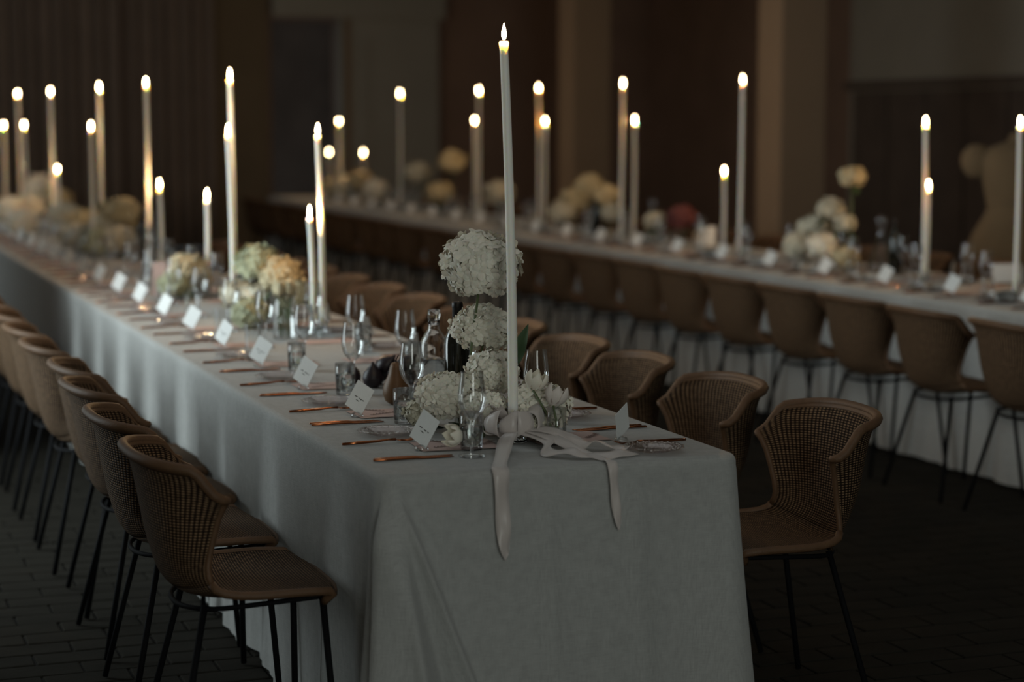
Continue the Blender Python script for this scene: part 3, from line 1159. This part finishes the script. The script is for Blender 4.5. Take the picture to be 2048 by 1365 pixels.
LEAN = {(0.20, 3.06): (-.012, 0), (0.06, 4.02): (-.012, 0), (0.16, 3.04): (-.010, 0), (0.12, 4.79): (.006, 0), (3.55, 6.22): (.010, 0), (3.50, 7.87): (.012, 0)}
for word, lst in (('front', T1C), ('back', T2C)):
    for kind in ('tall', 'middle-height', 'short'):
        sel = sorted([c for c in lst if c[3] == kind], key=lambda c: c[1])
        for i, (x, y, z, _) in enumerate(sel):
            ln = LEAN.get((x, y), (R.uniform(-.006, .006), 0))
            start = 'beyond the ribboned one, ' if (word == 'front' and kind == 'tall') else ''
            lab = '%s lit candle on the %s table, %s%s nearest of its height' % (kind, word, start, ORD[i])
            hl = 'small clear candle holder on the %s table, under its %s nearest %s candle' % (word, ORD[i], kind)
            e, h = candle(x - ln[0], y, z - .022, ln, lab, '%s candles on the %s table' % (kind, word))
            tag(h, hl, 'candle holder', 'candle holders on the %s table' % word)

# ------------------------------------------------------------------ flowers
def bloom_mesh(seed, n=150, fl=.235):
    """a hydrangea head of unit radius made of four-petalled florets"""
    rr = random.Random(seed)
    mb = MB()
    ga = pi * (3 - sqrt(5))
    for i in range(n):
        z = 1 - 2 * (i + .5) / n
        if z < -.82:
            continue
        r = sqrt(max(0, 1 - z * z))
        a = i * ga + rr.uniform(-.1, .1)
        jit = .40
        nrm = Vector((r * cos(a), r * sin(a), z)) + Vector((rr.uniform(-jit, jit), rr.uniform(-jit, jit), rr.uniform(-jit, jit)))
        nrm.normalize()
        lump = 1 + .06 * sin(3 * a + seed) * r + .05 * sin(5 * z + 2 * a + seed) + rr.uniform(-.09, .05)
        c = Vector((r * cos(a), r * sin(a), z * .88)) * lump * .93
        t1 = nrm.orthogonal().normalized()
        t2 = nrm.cross(t1)
        tw = rr.uniform(0, pi)
        sz = fl * rr.uniform(.85, 1.15)
        for k in range(4):
            b = tw + k * pi / 2
            d = t1 * cos(b) + t2 * sin(b)
            s = t1 * -sin(b) + t2 * cos(b)
            lf = rr.uniform(.0, .55)
            # rounded petal: a fan about its middle, edges curled up then over
            mid = c + d * sz * .52 + nrm * sz * (.10 + lf * .35)
            ring = [c - nrm * sz * .12]
            for q in range(1, 8):
                th = pi * (q / 8)
                rad_ = .50
                e1 = .52 - .50 * cos(th * 1.0) * 1.02
                e2 = sin(th) * .47
                ring.append((e1, e2))
            pts = [ring[0]]
            for e1, e2 in ring[1:]:
                pts.append(c + d * sz * e1 + s * sz * e2 + nrm * sz * (lf * e1 * .9 - .16 * (e2 / .47) ** 2 * .6))
            pts.append(c + d * sz * 1.05 + nrm * sz * (lf - .14))
            for e1, e2 in reversed(ring[1:]):
                pts.append(c + d * sz * e1 - s * sz * e2 + nrm * sz * (lf * e1 * .9 - .16 * (e2 / .47) ** 2 * .6))
            m_ = len(pts)
            mb.add([mid] + pts, [(0, 1 + q, 1 + (q + 1) % m_) for q in range(m_)])
    # dense heart
    core = MB().lathe([(0, -.62), (.35, -.58), (.66, -.36), (.76, 0), (.66, .36), (.36, .60), (0, .66)], 14)
    mb.add(core.v, core.f)
    return mb.mesh('bloom')
BLOOMS = {}
def bloom(kind, var):
    key = (kind, var)
    if key not in BLOOMS:
        me = bloom_mesh(100 + var, 215 if var < 3 else 110, .20 if var < 3 else .26)
        me.materials.append({'w': PETALW, 'c': PETALC, 'y': PETALY, 'g': PETALG, 'r': PETALR}[kind])
        BLOOMS[key] = me
    return BLOOMS[key]

def leaf_mesh(L_=.10, W_=.03, curl=.25):
    n = 8
    v, f = [], []
    for i in range(n + 1):
        t = i / n
        w = W_ * sin(pi * t ** .8) * (1 - .15 * t) + .0008
        x, z = L_ * t, -curl * L_ * t * t
        v += [(x, -w, z + .15 * w), (x, 0, z - .004 * sin(pi * t)), (x, w, z + .15 * w)]
    for i in range(n):
        a = i * 3
        f += [(a, a + 3, a + 4, a + 1), (a + 1, a + 4, a + 5, a + 2)]
    me = mesh('leaf', v, f)
    me.materials.append(LEAFM)
    return me
LEAF_ME = leaf_mesh()
LEAFL_ME = leaf_mesh(.14, .022, .12)

def hydrangea(x, y, z, rad, kind, label, group, var=0, base=None, squash=1.0, leaves=0, stem_r=.0035, tilt=(0, 0)):
    bx, by, bz = base if base else (x, y, Z0)
    e = empty('hydrangea', (bx, by, bz))
    if z - rad * .7 - bz > .004:
        st = MB().tube([(0, 0, 0), ((x - bx) * .35 + .004, (y - by) * .35, (z - bz) * .5), (x - bx, y - by, z - bz - rad * .45)], stem_r, 7).mesh('stem')
        obj('stem', st, STEMM, e)
    b = obj('bloom', bloom(kind, var), None, e, (x - bx, y - by, z - bz), (tilt[0], tilt[1], R.uniform(0, 6)), (rad, rad, rad * squash))
    b['kind'] = 'stuff'
    for k in range(leaves):
        a = R.uniform(0, 6.28)
        obj('leaf', LEAF_ME, None, e, (x - bx, y - by, max(z - bz - rad * .8, .01)), (0, R.uniform(-.2, .35), a), R.uniform(.8, 1.1))
    return tag(e, label, 'flower', group)

# near end cluster
G = 'flowers at the near end of the front table'
hydrangea(-.012, .575, 1.182, .104, 'w', 'large white hydrangea raised highest on a tall stem behind the near candle', G, 0, (-.045, .60, Z0 + .012), .98)
hydrangea(.020, .640, 1.010, .085, 'w', 'white hydrangea of the middle tier beneath the highest one', G, 1, (-.020, .625, Z0 + .012), .82, 0, .003, (.25, .15))
hydrangea(-.105, .560, .845, .085, 'w', 'white hydrangea low on the table, leftmost of the near bunch', G, 2, (-.06, .59, Z0 + .012), .85, 1)
hydrangea(.012, .545, .905, .072, 'w', 'cream white hydrangea in the middle of the near bunch', G, 1, (-.03, .575, Z0 + .012), .9, 0)
hydrangea(.092, .425, .828, .085, 'w', 'white hydrangea low on the table, right of the near candle', G, 0, (.04, .50, Z0), .88, 1)
hydrangea(-.045, .455, .825, .060, 'w', 'small white hydrangea low, tucked left of the near candle', G, 2, None, .9, 0)
hydrangea(-.150, .640, .795, .045, 'c', 'small greenish hydrangea sprig lying beside the second water tumbler', G, 4, None, .9, 1)
hydrangea(.060, .355, .790, .048, 'c', 'small yellowish hydrangea head lying behind the ribbon bow', G, 4, None, .85, 0)

o = obj('leaf', LEAFL_ME, None, None)
e = empty('foliage_sprig', (.10, .62, Z0))
o.parent = e
o.location = (0, .02, .14); o.rotation_euler = (.3, -1.15, .5)
obj('leaf', LEAF_ME, None, e, (-.02, 0, .06), (0, -.5, 2.4))
obj('stem', MB().tube([(0, 0, 0), (0, .01, .08), (.005, .025, .17)], .0025, 6).mesh('stem'), STEMM, e)
tag(e, 'tall green leaf sprig right of the near flowers', 'foliage', G)

def tulip(x, y, z, rad, label, tiltx, tilty, base, m):
    bx, by, bz = base
    e = empty('tulip', (bx, by, bz))
    me = bpy.data.meshes.get('tulip_petal_' + m.name)
    if me is None:
        v, f = [], []
        n, w = 8, 6
        for i in range(n + 1):
            t = i / n
            for jx in range(w + 1):
                s = -1 + 2 * jx / w
                hw = .62 * sin(pi * min(t * .86 + .06, 1)) ** .7
                r_ = .22 + .78 * sin(pi * min(t * .74 + .02, 1)) ** .85
                ang = s * hw
                rr_ = r_ * (1 - .05 * s * s)
                v.append((rr_ * cos(ang), rr_ * sin(ang), -.9 + 1.75 * t - .22 * s * s * t))
        for i in range(n):
            for jx in range(w):
                a = i * (w + 1) + jx
                f.append((a, a + 1, a + w + 2, a + w + 1))
        me = mesh('tulip_petal_' + m.name, v, f)
        me.materials.append(m)
    hd = Matrix.Rotation(tiltx, 3, 'X') @ Matrix.Rotation(tilty, 3, 'Y')
    for k in range(6):
        rz = k * pi / 3 + .2
        rot = (hd @ Matrix.Rotation(rz, 3, 'Z')).to_euler()
        sc = rad * (1.0 if k % 2 else .86)
        obj('petal', me, None, e, (x - bx, y - by, z - bz), rot, sc)
    p = hd @ Vector((0, 0, -.85 * rad))
    obj('stem', MB().tube([(0, 0, 0), ((x - bx) * .4, (y - by) * .4, (z - bz) * .45), (x - bx + p.x, y - by + p.y, z - bz + p.z)], .003, 6).mesh('stem'), STEMM, e)
    return tag(e, label, 'flower', G)
tulip(.060, .352, .905, .031, 'open white tulip with pointed petals above the right hydrangea', .15, .25, (.088, .30, Z0 + .006), PETALW)
PETALP = mat('petal_blush', (.74, .66, .60), rough=.7, noise=.06, nscale=20)
tulip(.094, .300, .872, .031, 'rounded blush tulip in the small clear cylinder vase', -.1, .35, (.090, .288, Z0 + .006), PETALP)
tulip(-.175, .300, .785, .030, 'white tulip lying on the table left of the ribbon bow', .6, -1.2, (-.10, .38, Z0 + .004), PETALW)

def cyl_vase(x, y, r_, h_, label, group, m=None, n=28):
    prof = [(0, 0), (r_ * .96, 0), (r_, .003), (r_, h_ * .5), (r_, h_), (r_ - .0022, h_ + .0004)]
    o = obj('cylinder_vase', MB().lathe(prof, n).mesh('cylinder_vase'), m or THIN, None, (x, y, Z0))
    return tag(o, label, 'vase', group)
cyl_vase(.090, .288, .0245, .092, 'small clear cylinder vase right of the ribbon bow', 'vases on the front table')
cyl_vase(-.035, .605, .036, .105, 'clear cylinder vase hidden among the near hydrangeas', 'vases on the front table')

# ribbon bow and tails
def ribbon(name, parent, pts, wvecs, m=SATIN, n=40, ripple=.0015):
    v, f = [], []
    L_ = len(pts)
    for i in range(n + 1):
        t = i / n
        p = Vector(catmull(pts, t)); w = Vector(catmull(wvecs, t))
        for s in (-1, -.33, .33, 1):
            v.append(p + w * s + Vector((0, 0, ripple * cos(s * 2.4 + i * .55) * sin(pi * t))))
    for i in range(n):
        for k in range(3):
            a = i * 4 + k
            f.append((a, a + 1, a + 5, a + 4))
    o = obj(name, mesh(name, v, f), m, parent)
    s = o.modifiers.new('thick', 'SOLIDIFY'); s.thickness = .0007
    return o
bow = empty('ribbon_bow', (.0, .335, Z0))
H3 = lambda a, b, c: (a, b, c)
# loops (local coordinates: candle stands at (0.002, 0.027))
rb = random.Random(17)
for (ang, Lb, up, wd) in ((165, .060, .050, .022), (205, .056, .038, .022), (240, .050, .034, .021), (278, .046, .040, .022), (315, .056, .044, .022), (352, .064, .052, .022), (20, .050, .040, .020), (130, .046, .036, .019)):
    a_ = radians(ang)
    dx, dy = cos(a_), sin(a_)
    px_, py_ = -dy, dx
    k0 = Vector((.002 + dx * .016, .027 + dy * .016, .040))
    tw = rb.uniform(-.012, .012)
    Lb, up = Lb * 1.12, up * 1.45
    P_ = []
    for (r_, h_) in ((0, 0), (.40, up * .62), (.82, up * .70), (1.0, up * .22), (.86, -.012), (.45, -.016), (.06, -.004)):
        P_.append((k0.x + dx * Lb * r_, k0.y + dy * Lb * r_, max(k0.z + h_, .004)))
    Wd = []
    for i_, q in enumerate((.45, .85, 1.0, 1.05, 1.0, .8, .45)):
        Wd.append((px_ * wd * q, py_ * wd * q, tw * sin(i_)))
    ribbon('bow_loop', bow, P_, Wd, n=32, ripple=.003)
knot = []
kb = MB()
for i in range(26):
    a = 2 * pi * i / 26
    knot.append((.002 + .0205 * cos(a), .027 + .0205 * sin(a), .040 + .003 * sin(2 * a)))
kb.tube(knot, .0125, 8, closed=True)
kb.tube([(-.012, -.004, .036), (0, -.013, .044), (.016, -.004, .038)], [.008, .014, .008], 10)
obj('knot', kb.mesh('knot'), SATIN, bow)
yo = -.335
# tail over the near edge, left
ribbon('tail', bow, [(-.010, -.01, .035), (-.060, -.10, .030), (-.115, -.22, .010), (-.150, -.30, .0035), (-.163, -.337, .0030), (-.164, -.3535, -.012), (-.163, -.3535, -.060), (-.161, -.356, -.13), (-.158, -.357, -.180), (-.152, -.356, -.205)],
       [(.012, -.002, 0), (.020, -.006, .004), (.021, .004, .004), (.020, .004, 0), (.020, 0, 0), (.020, 0, 0), (.0190, .006, 0), (.0165, -.006, 0), (.0150, .007, 0), (.004, 0, .008)], n=60)
# tail over the near edge, right
ribbon('tail', bow, [(.012, -.010, .036), (.050, -.10, .030), (.085, -.22, .010), (.105, -.30, .0035), (.113, -.337, .0030), (.114, -.3535, -.012), (.117, -.3535, -.050), (.121, -.356, -.10), (.127, -.3565, -.140), (.130, -.356, -.158)],
       [(.012, .002, 0), (.018, .006, .003), (.014, .002, .003), (.0125, 0, 0), (.0125, 0, 0), (.0125, 0, 0), (.0120, .004, 0), (.011, -.003, 0), (.0095, .004, 0), (.0012, 0, .004)], n=60)
# crumpled length lying to the right
ribbon('tail', bow, [(.010, -.012, .036), (.070, -.08, .040), (.115, -.14, .014), (.150, -.17, .022), (.19, -.20, .006), (.20, -.235, .012), (.16, -.262, .004)],
       [(.006, .012, 0), (.010, .020, .006), (.010, .022, .010), (.008, .022, -.004), (.008, .022, .004), (.016, .016, .004), (.012, .018, 0)], n=60, ripple=.003)
ribbon('tail', bow, [(.0, -.020, .032), (.040, -.12, .024), (.005, -.20, .010), (.050, -.255, .016), (.10, -.272, .004), (.165, -.272, .008), (.215, -.255, .003)],
       [(.010, .006, .004), (.018, .008, .004), (.016, .010, .006), (.010, .018, .004), (.004, .020, .004), (.002, .020, .006), (0, .018, 0)], n=60, ripple=.003)
tag(bow, 'pale blush satin bow with trailing tails, tied round the near candle', 'ribbon')

# ------------------------------------------------------------------ carafe, bottle, fruit
def carafe(x, y):
    e = empty('glass_carafe', (x, y, Z0))
    def fn(r, z, a):
        if .015 < z < .112 and r > .038:
            q = (z - .015) / .0105
            return r + .0011 * abs(sin(q * pi)) * (.55 + .45 * cos(a * 30 + (int(q) % 2) * pi))
        return r
    prof = [(0, 0), (.040, 0), (.0425, .004)]
    for i in range(60):
        prof.append((.0425, .012 + .105 * i / 59))
    prof += [(.0425, .135), (.0415, .155), (.037, .175), (.028, .191), (.0185, .202), (.0165, .210), (.0165, .228), (.0175, .232)]
    inner = [(.0150, .230), (.0140, .212), (.016, .202), (.026, .188), (.0345, .172), (.0385, .155), (.0392, .12), (.039, .012), (0, .008)]
    obj('glass_body', MB().lathe(prof + inner, 48, fn).mesh('glass_body'), GLASS, e)
    obj('water', MB().lathe([(0, .0084), (.0385, .0124), (.0388, .118), (0, .118)], 32).mesh('water'), WATERGLASS, e)
    obj('stopper', MB().lathe([(0, .219), (.0132, .220), (.0135, .231), (.0172, .234), (.0180, .250), (.0172, .262), (0, .264)], 20).mesh('stopper'), GLASS, e)
    return tag(e, 'clear glass carafe with rows of raised dots and a stopper', 'carafe')
carafe(.045, 1.145)

def wine_bottle(x, y, label, group, s=1.0):
    e = empty('wine_bottle', (x, y, Z0))
    obj('bottle_body', MB().lathe([(0, .004), (.030, 0), (.0365, .003), (.0375, .01), (.0375, .185), (.035, .205), (.026, .225), (.0165, .24), (.0145, .25), (.0140, .262)], 24).mesh('bottle_body'), DARKGLASS, e)
    obj('neck_foil', MB().lathe([(.0142, .25), (.0150, .252), (.0150, .285), (.0162, .288), (.0162, .298), (.0145, .303), (0, .303)], 20).mesh('neck_foil'), FOIL, e)
    e.scale = (s, s, s)
    return tag(e, label, 'bottle', group)
wine_bottle(.045, .93, 'dark wine bottle with black neck foil behind the carafe and hydrangeas', 'wine bottles')

pe = empty('pear', (-.083, 1.10, Z0))
obj('pear_body', MB().lathe([(0, .002), (.016, 0), (.030, .010), (.0375, .030), (.0365, .050), (.028, .072), (.0205, .090), (.0175, .106), (.013, .117), (.004, .121), (0, .120)], 20).mesh('pear_body'), PEARM, pe)
obj('stem', MB().tube([(0, 0, .118), (.002, 0, .130), (.008, 0, .140)], .0018, 6).mesh('stem'), WICK, pe)
tag(pe, 'brown pear standing in front of the carafe', 'pear')

FIGB = MB().lathe([(0, 0), (.014, .001), (.026, .010), (.030, .026), (.026, .042), (.015, .056), (.006, .066), (.004, .074), (0, .075)], 16).mesh('fig_body'); FIGB.materials.append(FIGM)
figs = [(-.045, 1.47, 0, 0), (.018, 1.44, 0, .5), (.075, 1.50, 0, .2), (-.01, 1.55, 0, .9), (.05, 1.58, 0, .1), (-.012, 1.50, .045, .6), (.045, 1.49, .045, 1.2), (-.085, 1.56, 0, .3)]
posn = ['front left', 'front middle', 'right', 'back left', 'back right', 'top left', 'top right', 'leftmost']
for (x, y, dz, a), w in zip(figs, posn):
    e = empty('fig', (x, y, Z0 + dz), a)
    obj('fig_body', FIGB, None, e, (0, 0, 0), (R.uniform(-.2, .2) if dz == 0 else .8, R.uniform(-.15, .15), 0), R.uniform(.92, 1.12))
    tag(e, 'dark purple fig, %s one of the heap left of the carafe' % w, 'fig', 'heap of figs on the front table')
o = obj('leaf', LEAF_ME, None, None)
e = empty('loose_leaf', (-.06, 1.02, Z0))
o.parent = e
o.location = (0, 0, .035); o.rotation_euler = (.2, .1, .5)
obj('stalk', MB().tube([(0, 0, .003), (-.004, 0, .02), (0, 0, .036)], .0015, 5).mesh('stalk'), STEMM, e)
tag(e, 'dark green leaf curving in front of the carafe', 'leaf')

# ------------------------------------------------------------------ farther centrepieces
F1 = [(0.12, 3.75, 0.97, 0.095, 'g'), (0.13, 3.40, 0.95, 0.085, 'y'), (0.14, 3.20, 0.89, 0.070, 'y'), (0.04, 3.75, 0.84, 0.080, 'c'), (-0.02, 3.30, 0.81, 0.075, 'g'), (0.07, 3.50, 0.84, 0.080, 'c'),
      (0.01, 4.75, 0.87, 0.100, 'y'), (-0.08, 4.60, 0.82, 0.070, 'g'), (0.08, 4.85, 0.81, 0.070, 'y'),
      (0.22, 8.00, 0.99, 0.125, 'y'), (0.13, 8.00, 0.89, 0.110, 'c'), (0.05, 8.30, 0.92, 0.115, 'y'), (-0.03, 8.20, 0.85, 0.105, 'c'), (0.02, 7.60, 0.84, 0.095, 'g'), (0.14, 7.50, 0.86, 0.10, 'c'),
      (0.12, 11.20, 1.05, 0.12, 'w'), (-0.03, 10.60, 0.93, 0.12, 'w'), (0.21, 11.00, 0.96, 0.12, 'y'), (-0.18, 10.40, 0.92, 0.12, 'w'), (0.15, 10.00, 0.89, 0.11, 'c'), (-0.19, 9.60, 0.87, 0.11, 'w')]
F2 = [(3.60, 5.02, 1.26, 0.070, 'y'), (3.60, 5.25, 1.08, 0.075, 'c'), (3.60, 5.08, 1.01, 0.060, 'c'), (3.60, 5.44, 0.96, 0.090, 'c'), (3.50, 5.41, 0.88, 0.090, 'c'), (3.50, 5.15, 0.89, 0.090, 'w'), (3.50, 4.90, 0.84, 0.070, 'y'),
      (3.70, 8.93, 1.09, 0.110, 'y'), (3.70, 8.60, 1.03, 0.095, 'y'), (3.60, 8.96, 0.99, 0.11, 'y'), (3.50, 8.95, 0.91, 0.10, 'c'), (3.60, 8.27, 0.93, 0.080, 'c'),
      (3.70, 7.36, 0.94, 0.100, 'r'), (3.60, 7.56, 0.91, 0.070, 'c'),
      (3.60, 10.56, 0.99, 0.12, 'c'), (3.75, 12.21, 1.20, 0.12, 'y'), (3.70, 13.03, 1.09, 0.12, 'c'), (3.60, 12.10, 0.94, 0.12, 'y'),
      (3.70, 14.98, 0.96, 0.13, 'y'), (3.60, 15.22, 0.90, 0.13, 'c'), (3.60, 14.09, 0.90, 0.12, 'w'), (3.50, 15.40, 0.88, 0.12, 'y')]
CN = {'w': 'white', 'c': 'cream', 'y': 'yellowish', 'g': 'green', 'r': 'dark red'}
for word, lst in (('front', F1), ('back', F2)):
    lst2 = sorted(lst, key=lambda q: q[1])
    cnt = {}
    for i, (x, y, z, r_, kd) in enumerate(lst2):
        cnt[kd] = cnt.get(kd, 0) + 1
        lab = 'soft-focus %s hydrangea on the %s table, %s %s one counting back' % (CN[kd], word, ORD[cnt[kd] - 1], CN[kd])
        hydrangea(x, y, z, r_, kd, lab, 'soft-focus hydrangeas on the %s table' % word, 3 + (i % 2), (x * .9 + (.0 if word == 'front' else .1 * x), y, Z0), .9, 1 if i % 2 else 2)
# cylinder vases holding the farther stems
for i, (x, y, r_, h_) in enumerate([(.025, 2.90, .042, .17), (.10, 3.42, .045, .10), (.02, 4.70, .04, .10), (.10, 7.85, .05, .12), (.02, 10.5, .05, .12)]):
    cyl_vase(x, y, r_, h_, 'soft-focus clear cylinder vase on the front table, %s nearest' % ORD[i], 'vases on the front table', THIN, 18)
# upright stems and small blooms inside the tall vase
for k in range(5):
    a = k * 1.3
    e = empty('tulip', (.025 + .018 * cos(a), 2.90 + .018 * sin(a), Z0 + .007))
    obj('stem', MB().tube([(0, 0, 0), (.003 * cos(a), 0, .08), (.010 * cos(a), .01 * sin(a), .16)], .003, 6).mesh('stem'), STEMM, e)
    obj('bud', MB().lathe([(0, -.03), (.012, -.022), (.018, -.006), (.017, .012), (.010, .028), (0, .036)], 12).mesh('bud'), PETALY, e, (.010 * cos(a), .01 * sin(a), .175))
    tag(e, 'yellow bud on a stem, %s in the tall soft-focus vase' % ORD[k], 'flower', 'buds in the tall vase')
for i, (x, y, r_, h_) in enumerate([(3.58, 5.2, .05, .12), (3.62, 8.8, .05, .12), (3.68, 7.38, .04, .10), (3.66, 12.1, .05, .12), (3.62, 15.0, .05, .12)]):
    cyl_vase(x, y, r_, h_, 'soft-focus clear cylinder vase on the back table, %s nearest' % ORD[i], 'vases on the back table', THIN, 18)

def decanter(x, y, s, label, group):
    e = empty('decanter', (x, y, Z0))
    obj('glass_body', MB().lathe([(0, 0), (.058, 0), (.062, .004), (.058, .03), (.040, .09), (.024, .14), (.0165, .165), (.015, .19), (.019, .20), (.0175, .20), (.0135, .19), (.015, .165), (.022, .14), (.038, .09), (.056, .03), (.058, .008), (0, .006)], 24).mesh('glass_body'), THIN, e)
    obj('stopper', MB().lathe([(0, .18), (.012, .185), (.013, .205), (.020, .215), (.024, .235), (.016, .252), (0, .258)], 16).mesh('stopper'), THIN, e)
    e.scale = (s, s, s)
    return tag(e, label, 'decanter', group)
decanter(-.03, 5.45, 1.05, 'cone-shaped clear decanter on the front table beside a tall candle', 'decanters')
decanter(.20, 6.6, 1.2, 'cone-shaped clear decanter farther back on the front table', 'decanters')
decanter(3.80, 5.05, 1.18, 'cone-shaped clear decanter on the back table right of the tall flowers', 'decanters')
decanter(3.70, 7.83, 1.15, 'cone-shaped clear decanter on the back table left of the dark red bloom', 'decanters')
wine_bottle(3.70, 8.80, 'dark wine bottle on the back table under the yellow flowers', 'wine bottles', 1.0)
wine_bottle(3.76, 4.84, 'dark wine bottle on the back table just left of the twin candles', 'wine bottles', .95)
wine_bottle(.22, 7.1, 'dark wine bottle on the front table in front of the far yellow flowers', 'wine bottles', .95)
wine_bottle(3.70, 12.6, 'dark wine bottle on the back table, farthest from the camera', 'wine bottles', .95)

def sign(x, y, w, h, rz, label):
    e = empty('table_sign', (x, y, Z0), rz)
    obj('panel', MB().box(-w / 2, w / 2, -.0015, .0015, .008, h).mesh('panel', False), MENUP if x < 1 else PAPER, e)
    obj('foot', MB().box(-w * .3, w * .3, -.02, .02, 0, .009).mesh('foot', False), BRASS, e)
    return tag(e, label, 'sign', 'table signs')
sign(-.10, 4.72, .095, .165, radians(-14), 'blush upright table sign on the front table beside yellow flowers')
sign(3.80, 7.20, .115, .135, radians(-22), 'white upright table sign on the back table left of a short candle')
sign(3.95, 4.1, .14, .10, radians(-22), 'white upright card sign on the back table near the right edge')

# folded napkins on the back table
def napkin_mesh():
    v, f = [], []
    n = 10
    for i in range(n + 1):
        t = i / n
        a = -.9 + 1.8 * t
        v += [(.055 * sin(a), -.012 + .01 * cos(3 * a), .0), (.075 * sin(a), .004 * (-1) ** i, .055 * cos(a * .8)), (.050 * sin(a), .018, .0)]
    for i in range(n):
        a = i * 3
        f += [(a, a + 3, a + 4, a + 1), (a + 1, a + 4, a + 5, a + 2)]
    return mesh('napkin', v, f)
NAP_ME = napkin_mesh(); NAP_ME.materials.append(LINEN)
for k in range(16):
    o = obj('napkin', NAP_ME, None, None, (xc2 - .24 + R.uniform(-.02, .02), 2.62 + .61 * k, Z0), (0, 0, radians(-20) + R.uniform(-.3, .3)))
    s = o.modifiers.new('thick', 'SOLIDIFY'); s.thickness = .002
    tag(o, 'white fan-folded napkin on the back table, %s counting from the right' % ORD[k], 'napkin', 'napkins on the back table')

# ------------------------------------------------------------------ tan dress form behind the back table
def dress_form(x, y):
    e = empty('dress_form', (x, y, 0))
    def ell(prof, sx=1.0, sy=.72, n=28, wob=0):
        mb = MB().lathe(prof, n)
        v = []
        for a, b, c in mb.v:
            th = math.atan2(b, a)
            w_ = 1 + wob * sin(th * 9) * max(0, (1.02 - c))
            v.append((a * sx * w_, b * sy * w_, c))
        return mesh('body', v, mb.f)
    obj('bodice', ell([(.165, 1.02), (.175, 1.06), (.195, 1.16), (.215, 1.26), (.22, 1.33), (.185, 1.39), (.10, 1.425), (.06, 1.44), (.055, 1.47), (.045, 1.48), (0, 1.482)]), FABRICT, e)
    obj('skirt', ell([(.167, 1.05), (.19, 1.0), (.25, .90), (.30, .78), (.335, .60), (.36, .42), (.365, .40)], wob=.05), FABRICT, e)
    for s in (-1, 1):
        sl = MB().lathe([(0, .10), (.045, .09), (.075, .05), (.085, 0), (.075, -.05), (.05, -.085), (.035, -.10), (0, -.10)], 18)
        v = [(a * 1.15 + s * .235, b * .9, c + 1.32) for a, b, c in sl.v]
        obj('sleeve', mesh('sleeve', v, sl.f), FABRICT, e)
    obj('stand', MB().tube([(0, 0, .02), (0, 0, .5)], .015, 8).lathe([(0, 0), (.16, 0), (.16, .015), (.02, .03), (0, .03)], 20).mesh('stand'), BLACKMETAL, e)
    e.rotation_euler = (0, 0, radians(-38))
    return tag(e, 'tan puff-sleeved garment on a dress form at the right edge', 'dress form')
dress_form(5.10, 5.72)
